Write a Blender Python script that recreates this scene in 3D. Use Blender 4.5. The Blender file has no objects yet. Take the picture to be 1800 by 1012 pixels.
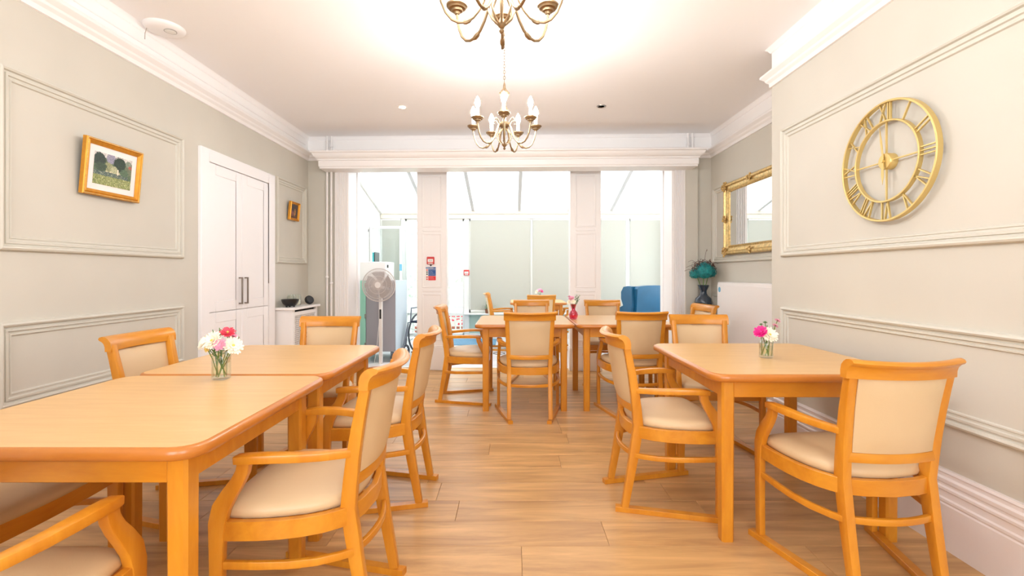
import bpy, bmesh, math, random
from mathutils import Vector, Matrix
R = math.radians
PI = math.pi
random.seed(7)
C = bpy.context.scene.collection
scn = bpy.context.scene

# ------------------------------------------------------------------ camera, world, lights, exposure
FPX = 830.0
cam_d = bpy.data.cameras.new('camera')
cam = bpy.data.objects.new('camera', cam_d); C.objects.link(cam)
cam.location = (0, 0, 1.17); cam.rotation_euler = (R(90), 0, 0)
cam_d.sensor_width = 36; cam_d.lens = FPX / 1800 * 36
cam_d.shift_y = -25 / 1800
cam_d.clip_start = 0.02
scn.camera = cam

world = bpy.data.worlds.new('sky'); scn.world = world; world.use_nodes = True
wn = world.node_tree; bgn = wn.nodes['Background']
bgn.inputs[0].default_value = (0.93, 0.965, 1.0, 1); bgn.inputs[1].default_value = 3.3

def area_light(name, loc, rot, sx, sy, power, col=(1, 1, 1)):
    l = bpy.data.lights.new(name, 'AREA'); l.shape = 'RECTANGLE'; l.size = sx; l.size_y = sy
    l.energy = power; l.color = col
    o = bpy.data.objects.new(name, l); C.objects.link(o); o.location = loc; o.rotation_euler = rot
    return o
# unseen fill lights added behind the camera (they sit in the window openings of wall_front)
area_light('window_daylight', (-1.15, -1.66, 1.55), (R(90), 0, 0), 1.3, 1.7, 20, (.90, .96, 1))
area_light('window_daylight', (0.75, -1.66, 1.55), (R(90), 0, 0), 1.3, 1.7, 20, (.90, .96, 1))
BULB = 215.0

scn.view_settings.view_transform = 'Standard'
scn.view_settings.look = 'None'
scn.view_settings.gamma = 1
scn.view_settings.use_curve_mapping = False
scn.view_settings.exposure = 0.62
cy = scn.cycles
cy.max_bounces = 10; cy.diffuse_bounces = 5; cy.glossy_bounces = 4; cy.transmission_bounces = 8
cy.transparent_max_bounces = 16; cy.caustics_reflective = False; cy.caustics_refractive = False
cy.sample_clamp_indirect = 6
cy.use_denoising = True

# ------------------------------------------------------------------ helpers
def lin(c):
    return tuple((v / 255 / 12.92) if v / 255 <= 0.04045 else ((v / 255 + 0.055) / 1.055) ** 2.4 for v in c[:3]) + (1,)

def mat(name, rgb, rough=.5, metal=0., spec=.5, noise=0., nscale=8., coat=0., emit=None, es=0., bump=0., bscale=200.):
    m = bpy.data.materials.new(name); m.use_nodes = True
    nt = m.node_tree; b = nt.nodes['Principled BSDF']
    b.inputs['Base Color'].default_value = lin(rgb); b.inputs['Roughness'].default_value = rough
    b.inputs['Metallic'].default_value = metal
    b.inputs['Specular IOR Level'].default_value = spec
    b.inputs['Coat Weight'].default_value = coat
    if emit:
        b.inputs['Emission Color'].default_value = lin(emit); b.inputs['Emission Strength'].default_value = es
    if noise or bump:
        tc = nt.nodes.new('ShaderNodeTexCoord')
    if noise:
        n = nt.nodes.new('ShaderNodeTexNoise'); n.inputs['Scale'].default_value = nscale; n.inputs['Detail'].default_value = 4
        nt.links.new(tc.outputs['Object'], n.inputs['Vector'])
        r = nt.nodes.new('ShaderNodeValToRGB')
        a = lin([max(0, v * (1 - noise)) for v in rgb]); c = lin([min(255, v * (1 + noise)) for v in rgb])
        r.color_ramp.elements[0].position = .3; r.color_ramp.elements[1].position = .7
        r.color_ramp.elements[0].color = a; r.color_ramp.elements[1].color = c
        nt.links.new(n.outputs['Fac'], r.inputs[0]); nt.links.new(r.outputs[0], b.inputs['Base Color'])
    if bump:
        n2 = nt.nodes.new('ShaderNodeTexNoise'); n2.inputs['Scale'].default_value = bscale; n2.inputs['Detail'].default_value = 2
        nt.links.new(tc.outputs['Object'], n2.inputs['Vector'])
        bp = nt.nodes.new('ShaderNodeBump'); bp.inputs['Strength'].default_value = bump; bp.inputs['Distance'].default_value = .002
        nt.links.new(n2.outputs['Fac'], bp.inputs['Height']); nt.links.new(bp.outputs[0], b.inputs['Normal'])
    return m

def wood(name, c0, c1, stretch=(3, 3, 30), scale=1., rough=.35, coat=.0, rand=0., wear=0.):
    """grain = noise stretched across two axes"""
    m = bpy.data.materials.new(name); m.use_nodes = True
    nt = m.node_tree; b = nt.nodes['Principled BSDF']; L = nt.links.new
    tc = nt.nodes.new('ShaderNodeTexCoord'); mp = nt.nodes.new('ShaderNodeMapping')
    mp.inputs['Scale'].default_value = [s * scale for s in stretch]
    oi = nt.nodes.new('ShaderNodeObjectInfo')
    L(tc.outputs['Object'], mp.inputs['Vector'])
    vm = nt.nodes.new('ShaderNodeVectorMath'); vm.operation = 'MULTIPLY_ADD'
    L(oi.outputs['Random'], vm.inputs[0]); vm.inputs[1].default_value = (37, 53, 19); L(mp.outputs[0], vm.inputs[2])
    n = nt.nodes.new('ShaderNodeTexNoise'); n.inputs['Scale'].default_value = 1; n.inputs['Detail'].default_value = 6
    n.inputs['Roughness'].default_value = .62; n.inputs['Distortion'].default_value = .6
    L(vm.outputs[0], n.inputs['Vector'])
    r = nt.nodes.new('ShaderNodeValToRGB')
    r.color_ramp.elements[0].position = .28; r.color_ramp.elements[1].position = .72
    r.color_ramp.elements[0].color = lin(c0); r.color_ramp.elements[1].color = lin(c1)
    L(n.outputs['Fac'], r.inputs[0])
    out = r.outputs[0]
    if rand:
        hs = nt.nodes.new('ShaderNodeHueSaturation'); mr = nt.nodes.new('ShaderNodeMapRange')
        mr.inputs['To Min'].default_value = 1 - rand; mr.inputs['To Max'].default_value = 1 + rand
        L(oi.outputs['Random'], mr.inputs['Value']); L(mr.outputs[0], hs.inputs['Value']); L(out, hs.inputs['Color']); out = hs.outputs[0]
    L(out, b.inputs['Base Color'])
    b.inputs['Roughness'].default_value = rough; b.inputs['Coat Weight'].default_value = coat
    b.inputs['Coat Roughness'].default_value = .2
    return m

def glass(name, tint=(255, 255, 255), refl=.08, rough=.0):
    m = bpy.data.materials.new(name); m.use_nodes = True
    nt = m.node_tree; nt.nodes.clear(); L = nt.links.new
    o = nt.nodes.new('ShaderNodeOutputMaterial'); t = nt.nodes.new('ShaderNodeBsdfTransparent'); g = nt.nodes.new('ShaderNodeBsdfGlossy')
    g.inputs['Roughness'].default_value = rough; t.inputs[0].default_value = lin(tint)
    mx = nt.nodes.new('ShaderNodeMixShader'); lw = nt.nodes.new('ShaderNodeLayerWeight'); lw.inputs[0].default_value = .25
    ma = nt.nodes.new('ShaderNodeMath'); ma.operation = 'MULTIPLY_ADD'; ma.inputs[1].default_value = .6; ma.inputs[2].default_value = refl
    L(lw.outputs['Facing'], ma.inputs[0]); ma.use_clamp = True
    L(ma.outputs[0], mx.inputs[0]); L(t.outputs[0], mx.inputs[1]); L(g.outputs[0], mx.inputs[2]); L(mx.outputs[0], o.inputs[0])
    return m

def translucent(name, rgb, fac=.6, rough=.6):
    m = bpy.data.materials.new(name); m.use_nodes = True
    nt = m.node_tree; nt.nodes.clear(); L = nt.links.new
    o = nt.nodes.new('ShaderNodeOutputMaterial'); t = nt.nodes.new('ShaderNodeBsdfTranslucent'); d = nt.nodes.new('ShaderNodeBsdfDiffuse')
    t.inputs[0].default_value = lin(rgb); d.inputs[0].default_value = lin(rgb)
    mx = nt.nodes.new('ShaderNodeMixShader'); mx.inputs[0].default_value = fac
    L(d.outputs[0], mx.inputs[1]); L(t.outputs[0], mx.inputs[2]); L(mx.outputs[0], o.inputs[0])
    return m

def vcol(name, rough=.5):
    m = bpy.data.materials.new(name); m.use_nodes = True
    nt = m.node_tree; b = nt.nodes['Principled BSDF']; b.inputs['Roughness'].default_value = rough
    a = nt.nodes.new('ShaderNodeAttribute'); a.attribute_name = 'paint'
    nt.links.new(a.outputs['Color'], b.inputs['Base Color'])
    return m

def wallpaint(name, green, white, zsplit):
    m = bpy.data.materials.new(name); m.use_nodes = True
    nt = m.node_tree; b = nt.nodes['Principled BSDF']; L = nt.links.new
    b.inputs['Roughness'].default_value = .55; b.inputs['Specular IOR Level'].default_value = .35
    g = nt.nodes.new('ShaderNodeNewGeometry'); s = nt.nodes.new('ShaderNodeSeparateXYZ'); L(g.outputs['Position'], s.inputs[0])
    c = nt.nodes.new('ShaderNodeMath'); c.operation = 'GREATER_THAN'; c.inputs[1].default_value = zsplit; L(s.outputs['Z'], c.inputs[0])
    n = nt.nodes.new('ShaderNodeTexNoise'); n.inputs['Scale'].default_value = 2.5; L(g.outputs['Position'], n.inputs['Vector'])
    r = nt.nodes.new('ShaderNodeValToRGB'); r.color_ramp.elements[0].position = .35; r.color_ramp.elements[1].position = .65
    r.color_ramp.elements[0].color = lin([v * .985 for v in green]); r.color_ramp.elements[1].color = lin(green)
    L(n.outputs['Fac'], r.inputs[0])
    mx = nt.nodes.new('ShaderNodeMix'); mx.data_type = 'RGBA'; L(c.outputs[0], mx.inputs['Factor'])
    L(r.outputs[0], mx.inputs['A']); mx.inputs['B'].default_value = lin(white); L(mx.outputs['Result'], b.inputs['Base Color'])
    return m

M = {}
M['wall'] = wallpaint('sage_wall_paint', (209, 205, 194), (249, 247, 246), 2.555)
M['sage'] = mat('sage_moulding_paint', (209, 206, 195), .45)
M['white'] = mat('white_gloss_paint', (244, 241, 240), .35)
M['ceil'] = mat('ceiling_paint', (250, 248, 248), .8)
M['cwhite'] = mat('conservatory_white', (236, 236, 232), .45)
M['cupboard'] = mat('cupboard_white', (248, 246, 248), .4)
M['base'] = mat('baseboard_paint', (240, 234, 233), .35)
M['beech'] = wood('beech_frame', (200, 124, 28), (220, 150, 44), (9, 9, 2.2), 1.6, .32, .15)
M['beechx'] = wood('beech_rail', (200, 124, 28), (220, 150, 44), (2.2, 9, 9), 1.6, .32, .15)
M['edge'] = wood('beech_edge_lipping', (184, 110, 40), (196, 122, 46), (3, 3, 3), 1.6, .3, .25)
M['top'] = wood('beech_laminate_top', (212, 168, 108), (226, 184, 126), (3, 34, 3), 1.2, .3, .0)
M['plank'] = wood('oak_vinyl_plank', (168, 126, 82), (230, 184, 124), (1.0, 9, 1), 1.3, .36, .0, rand=.05)
M['joint'] = mat('plank_joint', (132, 96, 62), .6)
M['vinyl'] = mat('cream_vinyl', (214, 186, 146), .42, noise=.01, nscale=5, bump=.12, bscale=260)
M['brass'] = mat('brushed_brass', (158, 136, 106), .42, metal=1.)
M['gold'] = mat('gold_painted_metal', (222, 196, 130), .36, metal=.75)
M['gilt'] = mat('gilt_frame', (212, 148, 50), .38, metal=.5, noise=.05, nscale=30)
M['giltpale'] = mat('champagne_gilt', (208, 178, 118), .36, metal=.6, noise=.14, nscale=50)
M['chrome'] = mat('brushed_chrome', (170, 165, 160), .3, metal=1.)
M['blackp'] = mat('black_plastic', (28, 28, 30), .35)
M['darkw'] = mat('dark_stand', (40, 34, 32), .4)
M['candle'] = mat('ivory_candle_sleeve', (240, 232, 216), .6)
M['bulb'] = mat('lit_candle_bulb', (255, 250, 240), .4, emit=(250, 249, 249), es=BULB)
M['downl'] = mat('lit_downlight', (255, 250, 240), .4, emit=(255, 240, 220), es=6)
M['glass'] = glass('window_glass', (250, 253, 253), .03)
M['jar'] = glass('jar_glass', (251, 253, 251), .03)
M['water'] = glass('water', (252, 253, 248), .0)
M['pinkg'] = glass('pink_glass', (246, 150, 186), .06)
M['darkg'] = mat('smoky_blue_glass', (44, 58, 72), .12, spec=.7)
M['mirror'] = mat('mirror_glass', (235, 238, 238), .02, metal=1.)
M['roof'] = translucent('roof_sheet', (250, 250, 250), .8)
M['blind'] = translucent('sage_roller_blind', (206, 205, 195), .24)
M['cfloor'] = mat('pale_vinyl_floor', (214, 214, 216), .4, noise=.03, nscale=3)
M['cgreen'] = mat('pale_green_wall', (178, 202, 190), .6)
M['grey'] = mat('grey_laminate', (158, 154, 160), .5)
M['paleblue'] = mat('cabinet_side_white', (206, 220, 230), .45)  # daylight on the grey cabinet's right side, put into the colour
M['mint'] = mat('mint_laminate', (164, 222, 202), .5)
M['bluef'] = mat('teal_blue_vinyl', (24, 88, 124), .38, noise=.05, nscale=4)
M['red'] = mat('red_plastic', (208, 52, 48), .4)
M['label'] = mat('white_label', (238, 236, 232), .5)
M['signblue'] = mat('sign_blue', (32, 84, 152), .5)
M['signred'] = mat('sign_red', (222, 40, 44), .5)
M['black'] = mat('print_black', (34, 34, 40), .5)
M['stem'] = mat('green_stem', (104, 132, 54), .5)
M['leaf'] = mat('green_leaf', (84, 124, 60), .5, noise=.12, nscale=20)
M['petalw'] = mat('cream_petal', (246, 236, 216), .55)
M['petalp'] = mat('pink_petal', (232, 158, 184), .55)
M['petalm'] = mat('magenta_petal', (222, 24, 130), .5)
M['petalr'] = mat('coral_red_petal', (220, 62, 84), .5)
M['petaly'] = mat('yellow_bud', (220, 190, 92), .6)
M['teal'] = mat('teal_petal', (26, 132, 134), .55, noise=.2, nscale=30)
M['twig'] = mat('reddish_twig', (92, 48, 38), .7)
M['hedge'] = mat('hedge_leaves', (196, 216, 188), .7, noise=.14, nscale=12)
M['patio'] = mat('patio_paving', (214, 210, 202), .8, noise=.04, nscale=4)
M['blue'] = mat('blue_mat', (104, 146, 174), .9, noise=.06, nscale=40)
M['fanw'] = mat('fan_white_plastic', (230, 226, 224), .4)
M['fanb'] = mat('fan_blade_grey', (176, 168, 166), .4)
M['wire'] = mat('fan_guard_wire', (214, 206, 202), .4)
M['wcf'] = mat('wheelchair_steel', (120, 126, 136), .35, metal=.6)
M['tyre'] = mat('grey_tyre', (84, 88, 96), .6)
M['navy'] = mat('navy_canvas', (36, 48, 70), .8)
M['sticker'] = mat('blue_sticker', (110, 178, 214), .5)
M['paint'] = vcol('painted_picture')
M['sofa'] = mat('white_garden_cushion', (236, 236, 236), .7)

def tag(o, label=None, cat=None, group=None, kind=None):
    if label: o['label'] = label
    if cat: o['category'] = cat
    if group: o['group'] = group
    if kind: o['kind'] = kind
    return o

class MB:
    def __init__(s): s.v = []; s.f = []; s.c = []
    def add(s, vs, fs):
        n = len(s.v); s.v += [Vector(v) for v in vs]; s.f += [[n + i for i in f] for f in fs]; return s
    def box(s, x0, x1, y0, y1, z0, z1):
        return s.add([(x0, y0, z0), (x1, y0, z0), (x1, y1, z0), (x0, y1, z0), (x0, y0, z1), (x1, y0, z1), (x1, y1, z1), (x0, y1, z1)],
                     [(0, 3, 2, 1), (4, 5, 6, 7), (0, 1, 5, 4), (1, 2, 6, 5), (2, 3, 7, 6), (3, 0, 4, 7)])
    def bbox(s, x0, x1, y0, y1, z0, z1, b=.003):
        """box with chamfered edges"""
        if x0 > x1: x0, x1 = x1, x0
        if y0 > y1: y0, y1 = y1, y0
        b = min(b, (x1 - x0) * .45, (y1 - y0) * .45, (z1 - z0) * .45)
        bm = bmesh.new(); bmesh.ops.create_cube(bm, size=1)
        for v in bm.verts:
            v.co = Vector(((x0 + x1) / 2 + v.co.x * (x1 - x0), (y0 + y1) / 2 + v.co.y * (y1 - y0), (z0 + z1) / 2 + v.co.z * (z1 - z0)))
        bmesh.ops.bevel(bm, geom=bm.edges[:], offset=b, segments=1, affect='EDGES', profile=.5)
        bm.verts.index_update()
        s.add([v.co.copy() for v in bm.verts], [[v.index for v in f.verts] for f in bm.faces]); bm.free(); return s
    def sweep(s, path, sizes, ref=(1, 0, 0), rnd=.3, closed=False, cap=True, nc=2):
        """rounded-rectangle section swept along a path; w along ref, h along the other"""
        P = [Vector(p) for p in path]; n = len(P)
        if not isinstance(sizes[0], (list, tuple)): sizes = [sizes] * n
        base = len(s.v); k = None
        for i, p in enumerate(P):
            if closed: t = P[(i + 1) % n] - P[i - 1]
            else: t = P[min(i + 1, n - 1)] - P[max(i - 1, 0)]
            t.normalize(); r = Vector(ref(i) if callable(ref) else ref); a = (r - t * r.dot(t)).normalized(); b = t.cross(a)
            w, h = sizes[i][0] / 2, sizes[i][1] / 2; q = min(w, h) * rnd
            sec = []
            for cx, cyy, a0 in ((w - q, h - q, 0), (-w + q, h - q, 90), (-w + q, -h + q, 180), (w - q, -h + q, 270)):
                for j in range(nc + 1):
                    an = R(a0 + 90 * j / nc); sec.append((cx + q * math.cos(an), cyy + q * math.sin(an)))
            k = len(sec)
            s.v += [p + a * u + b * v for u, v in sec]
        m = n if closed else n - 1
        for i in range(m):
            i2 = (i + 1) % n
            for j in range(k):
                j2 = (j + 1) % k
                s.f.append([base + i * k + j, base + i * k + j2, base + i2 * k + j2, base + i2 * k + j])
        if cap and not closed:
            s.f.append([base + j for j in reversed(range(k))]); s.f.append([base + (n - 1) * k + j for j in range(k)])
        return s
    def tube(s, path, r, seg=8, closed=False, cap=True):
        P = [Vector(p) for p in path]; n = len(P); base = len(s.v)
        rs = r if isinstance(r, (list, tuple)) else [r] * n
        prev = None
        for i, p in enumerate(P):
            if closed: t = P[(i + 1) % n] - P[i - 1]
            else: t = P[min(i + 1, n - 1)] - P[max(i - 1, 0)]
            t.normalize()
            if prev is None:
                u = Vector((0, 0, 1)) if abs(t.z) < .9 else Vector((1, 0, 0))
            else: u = prev
            a = (u - t * u.dot(t)).normalized(); prev = a; b = t.cross(a)
            s.v += [p + (a * math.cos(2 * PI * j / seg) + b * math.sin(2 * PI * j / seg)) * rs[i] for j in range(seg)]
        m = n if closed else n - 1
        for i in range(m):
            i2 = (i + 1) % n
            for j in range(seg):
                j2 = (j + 1) % seg
                s.f.append([base + i * seg + j, base + i * seg + j2, base + i2 * seg + j2, base + i2 * seg + j])
        if cap and not closed:
            s.f.append([base + j for j in reversed(range(seg))]); s.f.append([base + (n - 1) * seg + j for j in range(seg)])
        return s
    def lathe(s, prof, c=(0, 0, 0), seg=24, sq=0):
        """profile (r, z) turned about z"""
        base = len(s.v); n = len(prof)
        for r, z in prof:
            for j in range(seg):
                a = 2 * PI * j / seg; rr = r
                if sq:
                    rr = r / (abs(math.cos(a)) ** sq + abs(math.sin(a)) ** sq) ** (1 / sq)
                s.v.append(Vector((c[0] + rr * math.cos(a), c[1] + rr * math.sin(a), c[2] + z)))
        for i in range(n - 1):
            for j in range(seg):
                j2 = (j + 1) % seg
                s.f.append([base + i * seg + j, base + i * seg + j2, base + (i + 1) * seg + j2, base + (i + 1) * seg + j])
        if prof[0][0] > 1e-5: s.f.append([base + j for j in reversed(range(seg))])
        if prof[-1][0] > 1e-5: s.f.append([base + (n - 1) * seg + j for j in range(seg)])
        return s
    def ball(s, c, rx, ry=None, rz=None, seg=10, rings=6):
        ry = ry or rx; rz = rz or rx
        prof = [(math.sin(PI * i / rings), -math.cos(PI * i / rings)) for i in range(rings + 1)]
        n0 = len(s.v); s.lathe([(max(p[0], 1e-6), p[1]) for p in prof], (0, 0, 0), seg)
        for i in range(n0, len(s.v)):
            v = s.v[i]; s.v[i] = Vector((c[0] + v.x * rx, c[1] + v.y * ry, c[2] + v.z * rz))
        return s
    def prism(s, poly, axis, a, b):
        """poly in the two other axes, extruded from a to b along axis"""
        def P(u, v, w): return {'x': (w, u, v), 'y': (u, w, v), 'z': (u, v, w)}[axis]
        n = len(poly)
        return s.add([P(u, v, a) for u, v in poly] + [P(u, v, b) for u, v in poly],
                     [list(range(n))] + [list(range(2 * n - 1, n - 1, -1))] + [[i, (i + 1) % n, n + (i + 1) % n, n + i] for i in range(n)])
    def xf(s, m, i0=0):
        for i in range(i0, len(s.v)): s.v[i] = m @ s.v[i]
        return s
    def shear(s, i0=0):
        for i in range(i0, len(s.v)): s.v[i] = Vector((s.v[i].x, s.v[i].y - .029 * s.v[i].x, s.v[i].z))
        return s
    def build(s, name, material, parent=None, smooth=True, ang=38, kind=None, loc=None, paint=None, weld=True):
        me = bpy.data.meshes.new(name)
        me.from_pydata([tuple(v) for v in s.v], [], s.f)
        bm = bmesh.new(); bm.from_mesh(me)
        if weld: bmesh.ops.remove_doubles(bm, verts=bm.verts, dist=2e-5)
        bmesh.ops.recalc_face_normals(bm, faces=bm.faces)
        if smooth:
            for f in bm.faces: f.smooth = True
            for e in bm.edges:
                if len(e.link_faces) == 2 and e.calc_face_angle(0) > R(ang): e.smooth = False
        bm.to_mesh(me); bm.free()
        if paint:
            ca = me.color_attributes.new('paint', 'FLOAT_COLOR', 'CORNER')
            for p in me.polygons:
                col = paint(p.center)
                for li in p.loop_indices: ca.data[li].color = lin(col)
        me.materials.append(material)
        o = bpy.data.objects.new(name, me); C.objects.link(o)
        if parent: o.parent = parent
        if loc: o.location = loc
        if kind: o['kind'] = kind
        return o

def empty(name, loc=(0, 0, 0), rz=0, rot=None):
    o = bpy.data.objects.new(name, None); C.objects.link(o); o.location = loc
    o.rotation_euler = rot if rot else (0, 0, rz); o.empty_display_size = .1
    return o

kids = {}
def copy_tree(o, parent=None):
    c = o.copy(); C.objects.link(c)
    if parent: c.parent = parent
    for ch in list(o.children): copy_tree(ch, c)
    return c

def Yb(x): return 5.51 - .029 * x

# profile run along a plan polyline (room on the left of travel); prof = (offset into room, z)
def run_profile(name, pts, prof, material, kind='structure'):
    P = [Vector(p) for p in pts]; n = len(P); mb = MB(); k = len(prof)
    for i, p in enumerate(P):
        def nrm(a, b):
            d = (b - a).normalized(); return Vector((-d.y, d.x))
        if i == 0: m = nrm(P[0], P[1])
        elif i == n - 1: m = nrm(P[-2], P[-1])
        else:
            n1, n2 = nrm(P[i - 1], p), nrm(p, P[i + 1]); m = (n1 + n2) / (1 + n1.dot(n2))
        for d, z in prof: mb.v.append(Vector((p.x + m.x * d, p.y + m.y * d, z)))
    for i in range(n - 1):
        for j in range(k - 1): mb.f.append([i * k + j, i * k + j + 1, (i + 1) * k + j + 1, (i + 1) * k + j])
    mb.f.append(list(range(k))); mb.f.append([(n - 1) * k + j for j in reversed(range(k))])
    return mb.build(name, material, kind=kind, ang=25)

# rectangular frame of moulding on a wall; fmap(u, v, h) -> world
def ring_frame(fmap, u0, u1, v0, v1, prof, mb=None):
    mb = mb or MB(); k = len(prof); base = len(mb.v)
    for cx, cyy in ((0, 0), (1, 0), (1, 1), (0, 1)):
        for d, h in prof:
            mb.v.append(Vector(fmap(u0 + d if cx == 0 else u1 - d, v0 + d if cyy == 0 else v1 - d, h)))
    for i in range(4):
        i2 = (i + 1) % 4
        for j in range(k - 1): mb.f.append([base + i * k + j, base + i * k + j + 1, base + i2 * k + j + 1, base + i2 * k + j])
    return mb
PANEL = [(0, 0), (.001, .012), (.005, .021), (.013, .025), (.021, .021), (.025, .010), (.033, .009), (.035, .015), (.045, .015), (.049, .007), (.057, .006), (.060, .010), (.066, .009), (.07, 0)]

# ------------------------------------------------------------------ the room
XL, XR, XA, ZC = -2.41, 1.86, 2.295, 2.78
YE = 3.38      # end of the chimney breast
YF = -1.7
MB().box(XL - .2, XL, YF - .2, Yb(XL) + .5, -.1, ZC + .1).build('wall_left', M['wall'], kind='structure', smooth=False)
MB().box(XR, XA + .15, YF - .2, YE, -.1, ZC + .1).build('wall_right', M['wall'], kind='structure', smooth=False)
MB().box(XA, XA + .15, YE, Yb(XA) + .5, -.1, ZC + .1).build('wall_alcove', M['wall'], kind='structure', smooth=False)
w = MB()
w.box(XL, -1.95, 5.51, 5.91, 0, ZC).box(1.87, XA, 5.51, 5.91, 0, ZC).box(-1.95, 1.87, 5.51, 5.91, 2.52, ZC).shear()
w.build('wall_back', M['wall'], kind='structure', smooth=False)
MB().box(1.99, 2.125, 5.46, 5.512, 0, 2.50).shear().build('wall_pier', M['wall'], kind='structure', smooth=False)
# wall behind the photographer with two window openings
w = MB(); xs = [(XL, -1.8), (-.5, .1), (1.4, XR)]
for a, b in xs: w.box(a, b, YF - .15, YF, 0, ZC)
for a, b in ((-1.8, -.5), (.1, 1.4)): w.box(a, b, YF - .15, YF, 0, .7).box(a, b, YF - .15, YF, 2.4, ZC)
w.build('wall_front', M['wall'], kind='structure', smooth=False)
MB().box(XL, XA, YF, 5.88, ZC, ZC + .1).build('ceiling', M['ceil'], kind='structure', smooth=False)

# floor: planks one by one
fl = MB().box(XL, XA, YF, 5.93, -.06, -.004).build('floor', M['joint'], kind='structure', smooth=False)
PW = .204
def plank(x0, x1, y0):
    L_ = x1 - x0; me = None
    mb = MB(); g = .0007; w2 = PW / 2 - g; l2 = L_ / 2 - g; b = .0012
    mb.add([(-l2, -w2, -.004), (l2, -w2, -.004), (l2, w2, -.004), (-l2, w2, -.004), (-l2, -w2, -b), (l2, -w2, -b), (l2, w2, -b), (-l2, w2, -b),
            (-l2 + b, -w2 + b, 0), (l2 - b, -w2 + b, 0), (l2 - b, w2 - b, 0), (-l2 + b, w2 - b, 0)],
           [(0, 1, 5, 4), (1, 2, 6, 5), (2, 3, 7, 6), (3, 0, 4, 7), (4, 5, 9, 8), (5, 6, 10, 9), (6, 7, 11, 10), (7, 4, 8, 11), (8, 9, 10, 11)])
    return mb.build('plank', M['plank'], fl, smooth=False, loc=((x0 + x1) / 2, y0 + PW / 2, 0))
prnd = random.Random(4)
known = {9: .04, 10: .42, 11: -.27, 14: .30, 15: -.15}
cachep = {}
for r_ in range(29):
    y0 = 2.03 + (r_ - 10) * PW
    j = known.get(r_, prnd.uniform(-.6, .6)); x = j
    while x > XL: x -= 1.22
    while x < XA - .02:
        a, b = max(x, XL), min(x + 1.22, XA if y0 + PW > YE else XR)
        if b - a > .03:
            key = (round(b - a, 3))
            if key in cachep and key == 1.22:
                o = bpy.data.objects.new('plank', cachep[key]); C.objects.link(o); o.parent = fl; o.location = ((a + b) / 2, y0 + PW / 2, 0)
            else:
                o = plank(a, b, y0); cachep[key] = o.data
        x += 1.22
# behind the camera the same boards run on as one sheet
MB().box(XL, XR, YF, 2.03 - 10 * PW, -.004, 0).build('floor_boards', M['plank'], fl, smooth=False, kind='stuff')

# mouldings
BASE = [(0, 0), (.024, 0), (.024, .19), (.020, .196), (.024, .204), (.024, .214), (.018, .22), (.018, .245), (.024, .252), (.024, .262), (.016, .268), (.016, .276), (.022, .284), (.022, .298), (.012, .305), (.012, .318), (.016, .324), (.010, .334), (0, .336)]
run_profile('baseboard_right', [(XR, YF), (XR, YE), (XA, YE)], BASE, M['base'])
run_profile('baseboard_alcove', [(XA, YE), (XA, Yb(XA)), (2.13, Yb(2.13))], BASE, M['base'])
run_profile('baseboard_left', [(-2.2, Yb(-2.2)), (XL, Yb(XL)), (XL, 4.76)], BASE, M['base'])
run_profile('baseboard_left', [(XL, 3.61), (XL, YF)], BASE, M['base'])
RAIL = [(0, 2.50), (.012, 2.503), (.014, 2.53), (.030, 2.545), (.034, 2.558), (.05, 2.572), (.058, 2.58), (.058, 2.594), (.04, 2.60), (.02, 2.604), (.02, 2.618), (.012, 2.63), (0, 2.632)]
run_profile('trim_1', [(XR, YF), (XR, YE), (XA, YE), (XA, Yb(XA)), (XL, Yb(XL)), (XL, YF)], RAIL, M['white'])
COVE = [(0, 2.745), (.008, 2.748), (.02, 2.768), (.035, 2.78), (0, 2.78)]
run_profile('trim_2', [(XR, YF), (XR, YE), (XA, YE), (XA, Yb(XA)), (XL, Yb(XL)), (XL, YF)], COVE, M['ceil'])
# thin surface cable clipped along the left frieze
tag(MB().box(XL, XL + .006, .3, 5.5, 2.668, 2.674).build('surface_cable', M['white']), 'thin white cable clipped along the frieze above the left wall', 'cable')

Lm = lambda u, v, h: (XL + h, u, v)
Rm = lambda u, v, h: (XR - h, u, v)
Am = lambda u, v, h: (XA - h, u, v)
n_ = 3
for f, a, b, c, d in ((Lm, 2.2, 3.449, 1.28, 2.16), (Lm, 2.2, 3.449, .53, .94), (Lm, .5, 1.95, 1.28, 2.16), (Lm, .5, 1.95, .53, .94), (Lm, 4.81, 5.5, 1.28, 2.17),
                      (Rm, .3, 3.243, 1.285, 2.16), (Rm, .3, 3.243, .525, .945), (Am, 3.6, 5.366, 1.29, 2.135), (Am, 3.6, 5.366, .53, .94)):
    ring_frame(f, a, b, c, d, PANEL).build('trim_%d' % n_, M['sage'], kind='structure', ang=25); n_ += 1

# windows behind the photographer
for i, (a, b) in enumerate(((-1.8, -.5), (.1, 1.4))):
    fr = MB()
    for u0, u1, v0, v1 in ((a, a + .06, .7, 2.4), (b - .06, b, .7, 2.4), (a, b, .7, .76), (a, b, 2.34, 2.4), ((a + b) / 2 - .03, (a + b) / 2 + .03, .7, 2.4), (a, b, 1.55, 1.6)):
        fr.bbox(u0, u1, YF - .1, YF - .04, v0, v1, .004)
    fr.build('window_%d' % (i + 1), M['white'], kind='structure')

# ------------------------------------------------------------------ opening to the conservatory
def archi(name, x0, x1):
    mb = MB(); prof = []
    n = 5; wd = x1 - x0; yb = 5.512
    pts = [(x0, yb), (x0, yb - .03)]
    for i in range(n):
        c0 = x0 + wd * (.08 + .84 * i / n); c1 = x0 + wd * (.08 + .84 * (i + 1) / n)
        pts += [(c0 + .004, yb - .03), (c0 + .007, yb - .02), (c1 - .007, yb - .02), (c1 - .004, yb - .03)]
    pts += [(x1, yb - .03), (x1, yb)]
    mb.prism(pts, 'z', 0, 2.50).shear()
    return mb.build(name, M['white'], kind='structure', ang=20)
archi('trim_20', -2.08, -1.95); archi('trim_21', 1.87, 1.99)
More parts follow.
